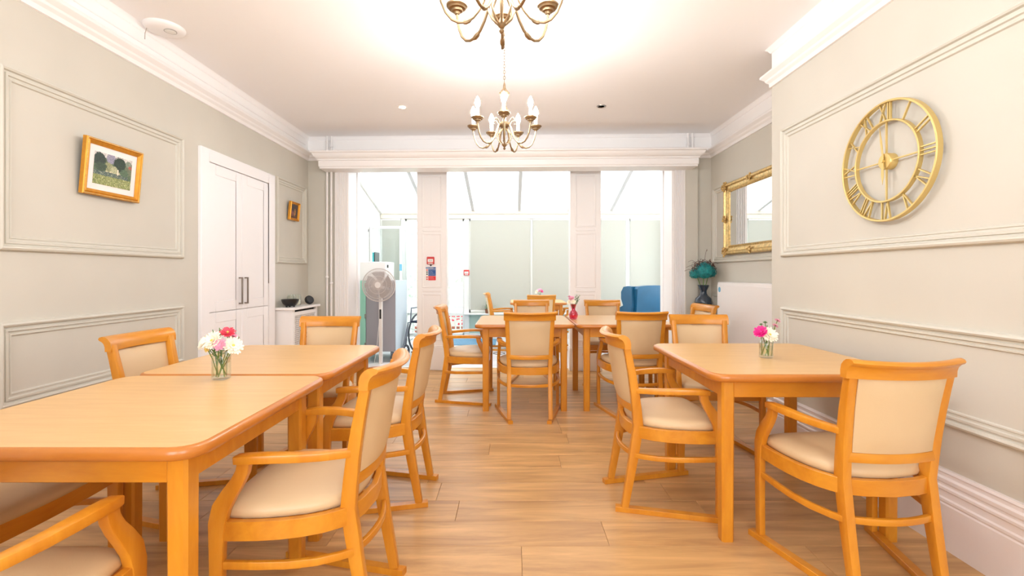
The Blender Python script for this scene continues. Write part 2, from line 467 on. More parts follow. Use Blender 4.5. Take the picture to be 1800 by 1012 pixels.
# jamb linings and soffit
mb = MB(); mb.bbox(-1.95, -1.925, 5.50, 5.93, 0, 2.52).bbox(-1.93, -1.915, 5.80, 5.83, 0, 2.50)
mb.shear().build('trim_22', M['white'], kind='structure')
mb = MB(); mb.bbox(1.845, 1.87, 5.50, 5.93, 0, 2.52).bbox(1.835, 1.85, 5.80, 5.83, 0, 2.50)
mb.shear().build('trim_23', M['white'], kind='structure')
MB().box(-1.95, 1.87, 5.515, 5.93, 2.50, 2.52).shear().build('trim_24', M['white'], kind='structure', smooth=False)
# panelled pillars
def pillar(name, x0, x1):
    root = empty(name); root['kind'] = 'structure'
    mb = MB().bbox(x0, x1, 5.70, 5.86, 0, 2.50, .004); mb.shear().build('shaft', M['white'], root)
    mb = MB().bbox(x0 - .012, x1 + .012, 5.688, 5.872, 0, .28, .006).bbox(x0 - .006, x1 + .006, 5.694, 5.866, .28, .30, .004)
    mb.shear().build('plinth', M['white'], root)
    mb = MB().bbox(x0 - .01, x1 + .01, 5.69, 5.87, 2.44, 2.50, .006); mb.shear().build('capital', M['white'], root)
    fm = lambda u, v, h: (u, 5.70 - h, v)
    P2 = [(0, 0), (.003, .004), (.010, .006), (.018, .003), (.022, 0)]
    for v0, v1 in ((.36, .93), (1.0, 1.66), (1.73, 2.36)):
        m2 = ring_frame(fm, x0 + .06, x1 - .06, v0, v1, P2); m2.shear().build('panel_moulding', M['white'], root, ang=25)
    for v in (.965, 1.695):
        m2 = MB().bbox(x0 + .07, x1 - .07, 5.692, 5.701, v - .012, v + .012, .004); m2.shear().build('panel_moulding', M['white'], root)
pillar('trim_25', -1.154, -.79); pillar('trim_26', .70, 1.068)
MB().box(-1.95, 1.87, 5.86, 5.93, -.01, .004).shear().build('trim_27', M['cwhite'], kind='structure', smooth=False)

# pelmet box
pel = [(5.20, 2.543), (5.20, 2.528), (5.215, 2.520), (5.22, 2.50), (5.24, 2.475), (5.26, 2.465), (5.26, 2.450), (5.272, 2.446), (5.268, 2.438), (5.268, 2.385), (5.276, 2.375), (5.276, 2.36)]
mb = MB(); k = len(pel)
for xs_, sgn in ((0, -1), (1, 1)):
    pass
def pel_pts(x_in, sgn):
    return [Vector((x_in + sgn * (5.28 - y), y, z)) for y, z in pel]
A_, B_ = pel_pts(-2.175, -1), pel_pts(2.05, 1)
A2 = [Vector((v.x, 5.505, v.z)) for v in A_]; B2 = [Vector((v.x, 5.505, v.z)) for v in B_]
mb.v = A2 + A_ + B_ + B2
for r0 in range(3):
    for j in range(k - 1): mb.f.append([r0 * k + j, r0 * k + j + 1, (r0 + 1) * k + j + 1, (r0 + 1) * k + j])
mb.f.append([0, k, 2 * k, 3 * k])
mb.f.append([k - 1, 2 * k - 1, 3 * k - 1, 4 * k - 1]) ; mb.f.append([j for j in range(k)]); mb.f.append([3 * k + j for j in range(k)])
mb.shear(); tag(mb.build('pelmet', M['white'], ang=25), 'long white moulded pelmet box across the top of the conservatory opening', 'pelmet')

# heating pipes
def pipe_run(x, z0, z1, collars, label):
    y = 5.475
    mb = MB().tube([(x, y, z0), (x, y, z1)], .013, 12)
    root = empty('heating_pipe', (0, 0, 0)); mb.shear().build('pipe', M['white'], root)
    for z in collars:
        m2 = MB().lathe([(.013, 0), (.019, .004), (.019, .02), (.013, .024)], (x, y, z), 12); m2.shear().build('pipe_collar', M['white'], root)
    tag(root, label, 'pipe', 'white heating pipes beside the opening')
pipe_run(-2.168, 0, 2.36, (1.12, .3), 'left one of two white pipes running from pelmet to floor left of the opening')
pipe_run(-2.118, 0, 2.36, (1.05, .3), 'right one of two white floor pipes, beside the fluted left door jamb')
pipe_run(-2.168, 2.545, 2.78, (2.6,), 'left one of two short white pipes above the left end of the pelmet')
pipe_run(-2.118, 2.545, 2.78, (2.65,), 'right one of two short white pipes above the left end of the pelmet')
pipe_run(2.02, 2.545, 2.78, (2.645,), 'left one of two short white pipes above the right end of the pelmet')
pipe_run(2.07, 2.545, 2.78, (2.6,), 'right one of two short white pipes above the right end of the pelmet')

# ------------------------------------------------------------------ conservatory
CY = 8.52; CXL, CXR = -2.36, 2.72
RZ = lambda y: 2.30 + (CY - y) * .28
MB().box(CXL - .1, CXR + .1, 5.93, CY + .1, -.06, 0).build('floor_conservatory', M['cfloor'], kind='structure', smooth=False)
# tiles of the conservatory floor are a printed sheet; eaves beam, dwarf wall, sill
MB().bbox(CXL, CXR, CY - .06, CY + .06, 2.155, 2.30, .006).bbox(CXL, CXR, CY - .075, CY - .05, 2.24, 2.265, .004).build('trim_28', mat('cream_beam_paint', (226, 218, 204), .6), kind='structure')
mb = MB().box(-.86, CXR, CY - .03, CY + .08, 0, .44).box(CXL, -1.95, CY - .03, CY + .08, 0, .44)
mb.build('wall_conservatory', M['cgreen'], kind='structure', smooth=False)
mb = MB().bbox(-.86, CXR, CY - .16, CY + .08, .44, .47, .008).bbox(CXL, -1.95, CY - .16, CY + .08, .44, .47, .008)
mb.build('trim_29', M['cwhite'], kind='structure')
mb = MB().bbox(-.86, CXR, CY - .045, CY - .03, 0, .10, .004); mb.build('baseboard_conservatory', M['cwhite'], kind='structure')
# mullions and glazing
muls = [(-2.36, -2.33), (-1.99, -1.92), (-1.42, -1.36), (-.86, -.77), (.33, .37), (1.50, 1.58), (2.04, 2.11), (2.66, 2.72)]
n_w = 3
for i, (a, b) in enumerate(muls):
    z0 = 0 if a in (-1.99, -1.42, -.86) else .47
    MB().bbox(a, b, CY - .05, CY + .05, z0, 2.155, .004).build('trim_%d' % (30 + i), M['cwhite'], kind='structure')
for i in range(len(muls) - 1):
    a, b = muls[i][1], muls[i + 1][0]
    zb = .47 if i not in (1, 2) else .04
    root = empty('window_%d' % n_w); n_w += 1; root['kind'] = 'structure'
    fr = MB(); t = .03
    fr.bbox(a, a + t, CY - .03, CY + .03, zb, 2.155).bbox(b - t, b, CY - .03, CY + .03, zb, 2.155).bbox(a, b, CY - .03, CY + .03, zb, zb + .06).bbox(a, b, CY - .03, CY + .03, 2.115, 2.155)
    if i in (1, 2): fr.bbox(a, b, CY - .035, CY + .035, 1.875, 1.925).bbox(a, b, CY - .02, CY + .02, .42, .47)
    fr.build('window_frame', M['cwhite'], root)
    MB().box(a + .01, b - .01, CY - .004, CY + .004, zb, 2.15).build('pane', M['glass'], root, smooth=False)
# roller blinds
bl = [(-2.33, -1.99, 'narrow sage roller blind at the far left window, behind the tall grey cabinet'),
      (-.75, .33, 'wide sage roller blind just right of the glazed garden door'),
      (.37, 1.50, 'wide sage roller blind between the second mullion and the right pillar'),
      (1.59, 2.035, 'sage roller blind just right of the right pillar, over the blue armchair'),
      (2.115, 2.66, 'sage roller blind at the far right of the conservatory')]
for a, b, lb in bl:
    root = empty('roller_blind', ((a + b) / 2, CY - .075, 2.14)); h = (b - a) / 2 - .006
    MB().box(-h, h, -.001, .001, -1.62, 0).build('blind_fabric', M['blind'], root, smooth=False)
    MB().bbox(-h, h, -.008, .008, -1.645, -1.62, .004).build('bottom_bar', M['cwhite'], root)
    m2 = MB().tube([(-h, .01, -.005), (h, .01, -.005)], .016, 12); m2.build('roller', M['cwhite'], root)
    tag(root, lb, 'blind', 'roller blinds in the conservatory')
# side walls
def side_wall(name, x0, x1, ys, zs):
    mb = MB(); a, b = ys; c, d = zs
    mb.box(x0, x1, 5.91, CY + .05, 0, c)
    mb.box(x0, x1, 5.91, a, c, d).box(x0, x1, b, CY + .05, c, d)
    mb.prism([(5.91, d), (CY + .05, d), (CY + .05, RZ(CY)), (5.91, RZ(5.91))], 'x', x0, x1)
    mb.build(name, M['cwhite'], kind='structure', smooth=False)
side_wall('wall_conservatory_left', CXL - .08, CXL, (6.15, 7.72), (.95, 1.90))
side_wall('wall_conservatory_right', CXR, CXR + .08, (6.15, 8.3), (.6, 2.05))
for nm, x, a, b, c, d in (('window_20', CXL, 6.15, 7.72, .95, 1.90), ('window_21', CXR + .04, 6.15, 8.3, .6, 2.05)):
    root = empty(nm); root['kind'] = 'structure'
    fr = MB(); t = .05
    for u0, u1, v0, v1 in ((a, a + t, c, d), (b - t, b, c, d), (a, b, c, c + t), (a, b, d - t, d), ((a + b) / 2 - .025, (a + b) / 2 + .025, c, d)):
        fr.bbox(x - .03, x + .02, u0, u1, v0, v1, .004)
    fr.build('window_frame', M['cwhite'], root)
    MB().box(x - .012, x - .006, a, b, c, d).build('pane', M['glass'], root, smooth=False)
# sloping cover strip and blind cassette on the left gable
MB().sweep([(CXL + .02, 6.0, RZ(6.0) - .05), (CXL + .02, CY - .06, RZ(CY) - .03)], (.04, .06), (1, 0, 0)).build('trim_40', M['cwhite'], kind='structure')
# roof
roof = empty('roof'); roof['kind'] = 'structure'
rx = [CXL - .1, -1.55, -.70, .13, 1.02, 1.78, CXR + .1]
for i in range(len(rx) - 1):
    a, b = rx[i], rx[i + 1]
    MB().prism([(5.80, RZ(5.80) + .03), (CY + .2, RZ(CY + .2) + .03), (CY + .2, RZ(CY + .2) + .05), (5.80, RZ(5.80) + .05)], 'x', a + .012, b - .012).build('roof_panel', M['roof'], roof, smooth=False)
for x in rx[1:-1]:
    MB().prism([(5.92, RZ(5.92) - .02), (CY, RZ(CY) - .02), (CY, RZ(CY) + .06), (5.92, RZ(5.92) + .06)], 'x', x - .027, x + .027).build('rafter', mat('rafter_paint', (206, 206, 206), .6), roof, smooth=False)  # white rafters; their backlit shade is put into this grey
MB().box(CXL - .1, CXR + .1, 5.88, 5.95, 2.52, RZ(5.93) + .05).build('wall_plate', M['cwhite'], roof, smooth=False)

# glazed draught screen standing in the conservatory
root = empty('glass_screen', (0, 7.83, 0))
fr = MB(); 
fr.bbox(-2.355, -2.31, -.025, .025, 0, 1.96, .004).build('post', M['cwhite'], root)
MB().bbox(-2.31, -1.20, -.02, .02, 1.915, 1.96, .004).build('top_rail', M['cwhite'], root)
MB().bbox(-1.86, -1.82, -.02, .02, 0, 1.915, .004).build('post', M['cwhite'], root)
MB().bbox(-1.24, -1.20, -.02, .02, 0, 1.915, .004).build('post', M['cwhite'], root)
MB().box(-2.31, -1.86, -.003, .003, .05, 1.915).build('pane', M['glass'], root, smooth=False)
MB().box(-1.82, -1.24, -.003, .003, .05, 1.915).build('pane', M['glass'], root, smooth=False)
MB().bbox(-1.86, -1.82, -.026, -.02, 1.22, 1.33, .001).build('notice', M['sticker'], root)
tag(root, 'white framed glass partition screen behind the tall grey cabinet', 'screen')

# outside
MB().box(-8, 8, CY + .1, 18, -.12, -.05).build('ground', M['patio'], kind='structure', smooth=False)
hb = random.Random(3); mb = MB()
mb.box(-4.5, 3.5, 11.1, 11.7, -.05, 1.55)
hedge = empty('hedge', (-.5, 11.4, -.05))
mb.v = [v - Vector((-.5, 11.4, -.05)) for v in mb.v]
mb.build('hedge_body', M['hedge'], hedge, smooth=False)
mb = MB()
for i in range(2600):
    x = hb.uniform(-4, 4); z = hb.uniform(.02, 1.66); y = -.33 + hb.uniform(-.05, .05)
    if z > 1.58: y = hb.uniform(-.3, .3)
    a = hb.uniform(0, 6.28); d = Vector((math.cos(a), hb.uniform(-.6, .1), math.sin(a))).normalized() * .05; e = Vector((-d.z, hb.uniform(-.02, .02), d.x)) * .5
    p = Vector((x, y, z)); mb.add([p - d, p + e, p + d, p - e], [(0, 1, 2, 3)])
mb.build('leaves', M['hedge'], hedge, kind='stuff', smooth=False, weld=False)
tag(hedge, 'clipped green garden hedge seen through the glazed conservatory door', 'hedge')
# garden sofa
root = empty('garden_sofa', (-1.35, 9.9, -.05))
MB().bbox(-.7, .7, -.35, .35, .12, .34, .02).build('frame', M['cwhite'], root)
for x in (-.34, .34): MB().bbox(x - .33, x + .33, -.36, .25, .34, .50, .05).build('seat_cushion', M['sofa'], root)
for x in (-.34, .34): MB().bbox(x - .33, x + .33, .18, .38, .50, .95, .06).build('back_cushion', M['sofa'], root)
for x in (-.7, .7): MB().bbox(x - .05, x + .05, -.35, .38, .12, .66, .02).build('arm', M['cwhite'], root)
for x in (-.65, .65):
    for y in (-.3, .3): MB().bbox(x - .03, x + .03, y - .03, y + .03, 0, .12, .004).build('leg', M['cwhite'], root)
tag(root, 'white cushioned garden sofa outside the glazed conservatory door', 'sofa')
# lattice planter seen through the door
root = empty('lattice_trellis', (-1.38, 8.98, -.05))
fr = MB().bbox(-.55, .55, -.02, .02, .06, .10).bbox(-.55, .55, -.02, .02, .42, .46).bbox(-.55, -.51, -.02, .02, 0, .46).bbox(.51, .55, -.02, .02, 0, .46)
fr.build('frame', M['cwhite'], root)
for i in range(12): MB().bbox(-.5 + i * .09 - .014, -.5 + i * .09 + .014, -.008, .0, .1, .42, .002).build('slat', M['cwhite'], root)
for i in range(4): MB().bbox(-.51, .51, 0, .008, .145 + i * .075, .17 + i * .075, .002).build('slat', M['cwhite'], root)
tag(root, 'low white lattice trellis on the patio outside the glazed door', 'trellis')
# geranium tray behind lattice
root = empty('flower_trough', (-1.38, 9.2, -.05)); MB().bbox(-.5, .5, -.09, .09, 0, .2, .01).build('trough', mat('terracotta', (170, 96, 74), .8), root)
mb = MB()
for i in range(90): mb.ball((hb.uniform(-.45, .45), hb.uniform(-.08, .08), hb.uniform(.2, .4)), .025, seg=6, rings=4)
mb.build('blossom', M['petalr'], root, kind='stuff')
tag(root, 'terracotta trough of red flowers behind the white lattice outside', 'planter')
# blue mat and cable ring
o = MB().bbox(-.45, .45, -.36, .36, 0, .01, .004).build('door_mat', M['blue'], loc=(-.72, 8.08, 0)); tag(o, 'blue mat on the conservatory floor by the garden door', 'mat')
mb = MB().tube([(.085 * math.cos(a / 20 * 2 * PI) , .085 * math.sin(a / 20 * 2 * PI), .004) for a in range(20)], .004, 6, closed=True)
tag(mb.build('cable_loop', M['blackp'], loc=(-.19, 6.93, 0)), 'small loop of dark cable lying on the pale conservatory floor', 'cable')

# ------------------------------------------------------------------ built-in cupboard on the left wall
root = empty('door_1'); root['kind'] = 'structure'
Y0, Y1, ZT = 3.62, 4.751, 2.155; iy0, iy1, izt = 3.72, 4.63, 2.055; xf = XL
def lbox(mb, y0, y1, z0, z1, d0, d1, b=.003): return mb.bbox(XL + d0, XL + d1, y0, y1, z0, z1, b)
fr = MB(); lbox(fr, Y0, iy0, 0, ZT, 0, .028); lbox(fr, iy1, Y1, 0, ZT, 0, .028); lbox(fr, iy0, iy1, izt, ZT, 0, .028); lbox(fr, iy0, iy1, 0, .09, 0, .03)
fr.build('door_frame', M['cupboard'], root)
ym = (iy0 + iy1) / 2
for (a, b) in ((iy0 + .003, ym - .0015), (ym + .0015, iy1 - .003)):
    for (z0, z1) in ((.093, .858), (.862, izt - .004)):
        mb = MB(); s = .085
        lbox(mb, a, a + s, z0, z1, 0, .022); lbox(mb, b - s, b, z0, z1, 0, .022); lbox(mb, a + s, b - s, z0, z0 + s, 0, .022); lbox(mb, a + s, b - s, z1 - s, z1, 0, .022)
        mb.box(XL, XL + .018, a + s, b - s, z0 + s, z1 - s)
        leaf = mb.build('door_leaf', M['cupboard'], root)
        if z0 > .5:
            yh = b - .042 if b < ym + .01 else a + .042
            hd = MB().bbox(XL + .044, XL + .056, yh - .006, yh + .006, .905, 1.14, .0015).bbox(XL + .022, XL + .046, yh - .006, yh + .006, .905, .917, .001).bbox(XL + .022, XL + .046, yh - .006, yh + .006, 1.128, 1.14, .001)
            hd.build('door_handle', mat('satin_nickel', (140, 130, 122), .35, metal=.9), leaf)

# ------------------------------------------------------------------ radiator cover in the corner
root = empty('radiator_cover', (XL, 4.80, 0))
MB().bbox(0, .18, 0, .018, 0, .80, .003).build('side_panel', M['white'], root)
MB().bbox(0, .18, .592, .61, 0, .80, .003).build('side_panel', M['white'], root)
mb = MB(); mb.bbox(.162, .18, .018, .05, 0, .80).bbox(.162, .18, .56, .592, 0, .80).bbox(.162, .18, .05, .56, .735, .775).bbox(.162, .18, .05, .56, 0, .12)
mb.build('front_frame', M['white'], root)
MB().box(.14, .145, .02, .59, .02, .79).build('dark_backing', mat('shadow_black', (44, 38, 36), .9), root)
mb = MB()
for i in range(-26, 44):
    for sgn in (1, -1):
        y_s, z_s = .09 + i * .026, .12
        pts = []
        for t_ in (0, .615):
            pts.append((y_s + (t_ if sgn > 0 else -t_) * .62 + (0 if sgn > 0 else .0), z_s + t_))
        # clip to the opening
        (ya, za), (yb2, zb2) = pts
        def clip(y, z, y2, z2, lo, hi):
            t0, t1 = 0, 1; dy = y2 - y
            for bnd, s_ in ((lo, 1), (hi, -1)):
                if abs(dy) < 1e-9: continue
                t = (bnd - y) / dy
                if dy * s_ > 0: t0 = max(t0, t)
                else: t1 = min(t1, t)
            if t0 >= t1: return None
            return (y + dy * t0, z + (z2 - z) * t0), (y + dy * t1, z + (z2 - z) * t1)
        q = clip(ya, za, yb2, zb2, .05, .56)
        if q and (Vector(q[0]) - Vector(q[1])).length > .01:
            xo = .169 if sgn > 0 else .173
            mb.sweep([(xo, q[0][0], q[0][1]), (xo, q[1][0], q[1][1])], (.004, .007), (1, 0, 0), nc=1, rnd=.1)
mb.build('lattice_grille', M['white'], root, kind='stuff', smooth=False)
MB().bbox(0, .21, -.03, .63, .80, .825, .004).build('top_shelf', M['white'], root)
tag(root, 'white radiator cover with diamond lattice grille in the back left corner', 'radiator cover')
# black bowl
root = empty('black_bowl', (XL + .115, 4.885, .825))
MB().lathe([(.03, .018), (.045, .015), (.07, .035), (.082, .065), (.086, .082), (.080, .082), (.076, .066), (.064, .04), (.04, .024), (.001, .022)], seg=28).build('bowl', M['blackp'], root)
for i in range(3):
    a = i * 2.094; MB().lathe([(.01, 0), (.012, .022)], (.04 * math.cos(a), .04 * math.sin(a), 0), 8).build('foot', M['blackp'], root)
tag(root, 'shiny black footed bowl at the near end of the radiator cover', 'bowl')
for x, y, r, h, lb in ((.062, 5.03, .045, .125, 'glass jar close behind the black bowl on the radiator cover'), (.07, 5.14, .042, .12, 'glass jar between its twin and the round black speaker')):
    root = empty('glass_jar', (XL + x, y, .825))
    MB().lathe([(r * .8, 0), (r, .008), (r, h * .8), (r * .85, h * .9), (r * .85, h), (r * .8, h), (r * .8, h * .9), (r * .93, h * .78), (r * .93, .01), (.001, .006)], seg=24).build('jar', M['jar'], root)
    MB().lathe([(r * .5, .0), (r * .75, .02), (r * .8, .05), (r * .5, .06), (.001, .062)], (0, 0, .008), 16).build('contents', M['petalw'], root)
    tag(root, lb, 'jar', 'glass jars on the radiator cover')
root = empty('round_speaker', (XL + .13, 5.31, .825 + .0505), rot=(0, R(62), R(-35)))
MB().lathe([(.001, -.02), (.04, -.02), (.049, -.012), (.05, 0), (.049, .014), (.044, .02)], seg=32).build('speaker_body', M['blackp'], root)
MB().lathe([(.044, .0195), (.04, .023), (.001, .023)], seg=32).build('speaker_face', mat('dark_grey_mesh', (48, 50, 54), .7), root)
tag(root, 'small round black speaker at the far end of the radiator cover', 'speaker')

# ------------------------------------------------------------------ pictures
def picture(name, yc, zc, wy, hz, t, fw, depth, tilt, material, paint, nx, ny, label, matw=0.0):
    """wall picture on the left wall: local x out of the wall, y along it, z up, hinged at the foot"""
    root = empty(name, (XL + .012, yc, zc - hz / 2), rot=(0, R(tilt), 0))
    fm = lambda u, v, h: (h, u, v)
    pr = [(0, 0), (0, depth * .8), (fw * .12, depth), (fw * .28, depth), (fw * .36, depth * .8), (fw * .55, depth * .95), (fw * .75, depth * .75), (fw, depth * .55), (fw, depth * .4)]
    ring_frame(fm, -wy / 2, wy / 2, 0, hz, pr).build('picture_frame', material, root, ang=25)
    if matw:
        beads = MB(); s = .008; k = int(wy / s)
        for i in range(k):
            for v in (fw * .2, hz - fw * .2): beads.ball((depth, -wy / 2 + fw * .2 + (wy - fw * .4) * (i + .5) / k, v), .0032, seg=5, rings=3)
        k = int(hz / s)
        for i in range(k):
            for u in (-wy / 2 + fw * .2, wy / 2 - fw * .2): beads.ball((depth, u, fw * .2 + (hz - fw * .4) * (i + .5) / k), .0032, seg=5, rings=3)
        beads.build('beading', M['giltpale'], root, kind='stuff')
        MB().box(depth * .3, depth * .38, -wy / 2 + fw * .9, wy / 2 - fw * .9, fw * .9, hz - fw * .9).build('mount', mat('mount_card', (246, 238, 236), .7), root, smooth=False)
    iw, ih = wy - 2 * fw - 2 * matw, hz - 2 * fw - 2 * matw
    mb = MB()
    for i in range(nx + 1):
        for j in range(ny + 1): mb.v.append(Vector((depth * .42, -iw / 2 + iw * i / nx, fw + matw + ih * j / ny)))
    for i in range(nx):
        for j in range(ny): a = i * (ny + 1) + j; mb.f.append([a, a + ny + 1, a + ny + 2, a + 1])
    mb.build('print', M['paint'], root, smooth=False, paint=lambda c: paint((c.y + iw / 2) / iw, (c.z - fw - matw) / ih), weld=False)
    MB().box(0, .004, -wy / 2 + .004, wy / 2 - .004, .004, hz - .004).build('backing', M['darkw'], root, smooth=False)
    tag(root, label, 'picture'); return root
pr_ = random.Random(11)
blobs = [(.13, .78, .16, .22, (52, 66, 58)), (.42, .88, .12, .18, (150, 148, 168)), (.66, .76, .17, .24, (44, 62, 50)), (.93, .68, .12, .22, (112, 120, 96)), (.37, .60, .11, .16, (146, 150, 112)),
         (.52, .55, .10, .12, (176, 178, 142)), (.18, .55, .16, .14, (66, 84, 66)), (.80, .52, .12, .13, (84, 108, 84)), (.9, .85, .08, .1, (134, 146, 130)), (.95, .74, .05, .06, (168, 96, 84))]
def garden(u, v):
    n = pr_.uniform(.82, 1.18)
    if v < .30:
        c = (150, 156, 96) if pr_.random() < .55 else ((192, 194, 146) if pr_.random() < .4 else (104, 120, 66))
    elif v < .44 and u < .9: c = (78, 96, 92) if pr_.random() < .8 else (150, 160, 140)
    elif v < .5 and .3 < u < .75: c = (196, 190, 160)
    else: c = (92, 112, 84)
    if v > .40:
        for bu, bv, ru, rv, bc in blobs:
            if ((u - bu) / ru) ** 2 + ((v - bv) / rv) ** 2 < pr_.uniform(.7, 1.1): c = bc
        if v > .86 and c == (92, 112, 84): c = (214, 210, 206)
    if abs(u - .63) < .018 and .40 < v < .58: c = (232, 214, 196)
    return [max(0, min(255, k_ * n)) for k_ in c]
picture('framed_picture', 2.81, 1.78, .40, .32, 0, .034, .026, 5, M['gilt'], garden, 84, 60, 'gilt beaded frame with white mount and garden view, on the left wall panel', .034)
def dusk(u, v):
    n = pr_.uniform(.8, 1.2); c = (62, 52, 50)
    if ((u - .3) / .16) ** 2 + ((v - .3) / .25) ** 2 < 1: c = (128, 78, 72)
    if ((u - .62) / .12) ** 2 + ((v - .4) / .3) ** 2 < 1: c = (168, 116, 62)
    if v < .14: c = (96, 58, 40)
    return [k_ * n for k_ in c]
picture('framed_picture', 5.15, 1.852, .215, .20, 0, .026, .03, 5, M['gilt'], dusk, 20, 18, 'small dark still life in a plain gilt frame near the back left corner')

# ------------------------------------------------------------------ gold clock on the right wall
root = empty('wall_clock', (XR, 2.312, 1.72), rot=(0, R(-90), 0))   # local x = up, local y = along the wall, local z = out of the wall
def cp(u, v, h): return (v, -u, h)   # u = to the viewer's right, v = up
RO, RI = .293, .196
def ring(mb, r, w, h, z0, n=72):
    mb.sweep([cp(r * math.sin(2 * PI * i / n), r * math.cos(2 * PI * i / n), z0) for i in range(n)], (w, h), ref=lambda i: cp(math.sin(2 * PI * i / n), math.cos(2 * PI * i / n), 0), rnd=.25, closed=True, nc=1)
mb = MB(); ring(mb, RO - .004, .010, .026, .028); mb.build('outer_ring', M['gold'], root)
mb = MB(); ring(mb, RI, .009, .022, .028); mb.build('inner_ring', M['gold'], root)
r0, r1 = RI + .004, RO - .007
def I(x): return [(x, r0, x, r1)]
def V(x): return [(x - .017, r1, x, r0), (x + .017, r1, x, r0)]
def X(x): return [(x - .017, r1, x + .017, r0), (x + .017, r1, x - .017, r0)]
num = {1: I(0), 2: I(-.010) + I(.010), 3: I(-.018) + I(0) + I(.018), 4: I(-.026) + V(.008), 5: V(0), 6: V(-.010) + I(.024), 7: V(-.018) + I(.016) + I(.030), 8: V(-.026) + I(.008) + I(.021) + I(.034),
       9: I(-.024) + X(.010), 10: X(0), 11: X(-.012) + I(.022), 12: X(-.020) + I(.014) + I(.028)}
for n, st in num.items():
    a = -R(30 * n); mb = MB()
    for xa, ra, xb, rb in st:
        # numerals read from the centre outwards
        pa = (xa * math.cos(a) - ra * math.sin(a), xa * math.sin(a) + ra * math.cos(a)); pb = (xb * math.cos(a) - rb * math.sin(a), xb * math.sin(a) + rb * math.cos(a))
        d = Vector((pb[0] - pa[0], pb[1] - pa[1])).normalized()
        mb.sweep([cp(pa[0], pa[1], .028), cp(pb[0], pb[1], .028)], (.0055, .010), ref=cp(-d.y, d.x, 0), rnd=.1, nc=1)
    mb.build('numeral', M['gold'], root, smooth=False)
for u0, v0, u1, v1 in ((0, .035, 0, RI), (0, -.035, 0, -RI), (.035, 0, RI, 0), (-.035, 0, -RI, 0)):
    d = Vector((u1 - u0, v1 - v0)).normalized()
    MB().sweep([cp(u0, v0, .026), cp(u1, v1, .026)], (.006, .008), ref=cp(-d.y, d.x, 0), rnd=.1, nc=1).build('spoke', M['gold'], root)
mb = MB().lathe([(.04, .0), (.04, .034), (.037, .038), (.001, .038)], seg=32); mb.build('hub', M['gold'], root)
mb = MB().prism([(-.004, -.03), (.004, -.03), (.006, .10), (0, .172), (-.006, .10)], 'z', .041, .043); mb.xf(Matrix(((0, 1, 0, 0), (-1, 0, 0, 0), (0, 0, 1, 0), (0, 0, 0, 1))) @ Matrix.Rotation(R(8), 4, 'Z')); mb.build('minute_hand', M['gold'], root)
mb = MB().prism([(-.005, -.02), (.005, -.02), (.008, .07), (0, .115), (-.008, .07)], 'z', .045, .047); mb.xf(Matrix(((0, 1, 0, 0), (-1, 0, 0, 0), (0, 0, 1, 0), (0, 0, 0, 1))) @ Matrix.Rotation(R(180), 4, 'Z')); mb.build('hour_hand', M['gold'], root)
MB().lathe([(.007, .038), (.007, .052), (.001, .053)], seg=16).build('hand_pin', M['gold'], root)
tag(root, 'large skeleton wall clock in gold metal with open roman numerals', 'clock')

# ------------------------------------------------------------------ mirror, radiator and vase in the right alcove
root = empty('gilt_mirror', (XA, 4.47, 1.37), rot=(0, 0, 0))
fm = lambda u, v, h: (-h, u, v)
pr = [(0, 0), (0, .035), (.012, .05), (.03, .052), (.04, .036), (.055, .034), (.075, .022), (.085, .028), (.095, .02), (.10, .01)]
ring_frame(fm, -.56, .56, 0, .75, pr).build('mirror_frame', M['giltpale'], root, ang=25)
MB().box(-.016, -.004, -.50, .50, .06, .69).build('mirror_glass', M['mirror'], root, smooth=False)
mo = random.Random(5)
for u, v in ((-.53, .03), (.53, .03), (-.53, .72), (.53, .72), (0, .72), (0, .03), (-.53, .375), (.53, .375)):
    mb = MB(); nb = 16 if abs(u) > .1 and v != .375 else 9
    for i in range(nb):
        a = i * 2.4; rr = .012 * math.sqrt(i)
        mb.ball((-.045 - mo.uniform(0, .012), u + rr * math.cos(a), v + rr * math.sin(a)), .012, .013, .013, seg=7, rings=4)
    mb.build('corner_ornament' if nb == 16 else 'edge_ornament', M['giltpale'], root)
tag(root, 'ornate gilt framed wall mirror in the alcove beyond the chimney breast', 'mirror')

root = empty('panel_radiator', (2.235, 4.31, .10))
MB().bbox(-.055, .05, -.70, .70, 0, .985, .008).build('radiator_body', M['white'], root)
MB().bbox(-.062, -.055, -.69, .69, .02, .955, .003).build('front_plate', M['white'], root)
m2 = MB().lathe([(.028, 0), (.028, .0015)], seg=20); m2.xf(Matrix.Translation((-.062, .635, .905)) @ Matrix.Rotation(R(-90), 4, 'Y')); m2.build('round_sticker', M['sticker'], root)
for y in (-.6, .6): MB().bbox(-.03, .03, y - .02, y + .02, -.10, 0, .003).build('foot', M['white'], root)
tag(root, 'tall white low-surface radiator under the gilt mirror in the alcove', 'radiator')

root = empty('plant_stand', (2.12, 5.23, 0))
MB().lathe([(.001, .735), (.125, .735), (.13, .745), (.13, .758), (.125, .765), (.001, .765)], seg=28).build('stand_top', M['darkw'], root)
for i in range(3):
    a = i * 2.094 + .4; MB().tube([(.09 * math.cos(a), .09 * math.sin(a), .735), (.07 * math.cos(a), .07 * math.sin(a), .4), (.11 * math.cos(a), .11 * math.sin(a), 0)], .013, 8).build('leg', M['darkw'], root)
MB().lathe([(.001, .30), (.08, .30), (.08, .315), (.001, .315)], seg=24).build('shelf', M['darkw'], root)
tag(root, 'slim dark round plant stand in the back right corner', 'stand')
root = empty('vase', (2.12, 5.23, .765))
MB().lathe([(.04, 0), (.05, .004), (.082, .04), (.095, .085), (.085, .13), (.05, .165), (.034, .19), (.034, .215), (.05, .25), (.062, .28), (.058, .28), (.045, .25), (.028, .215), (.028, .19), (.04, .17)], seg=28).build('vase_body', M['darkg'], root)
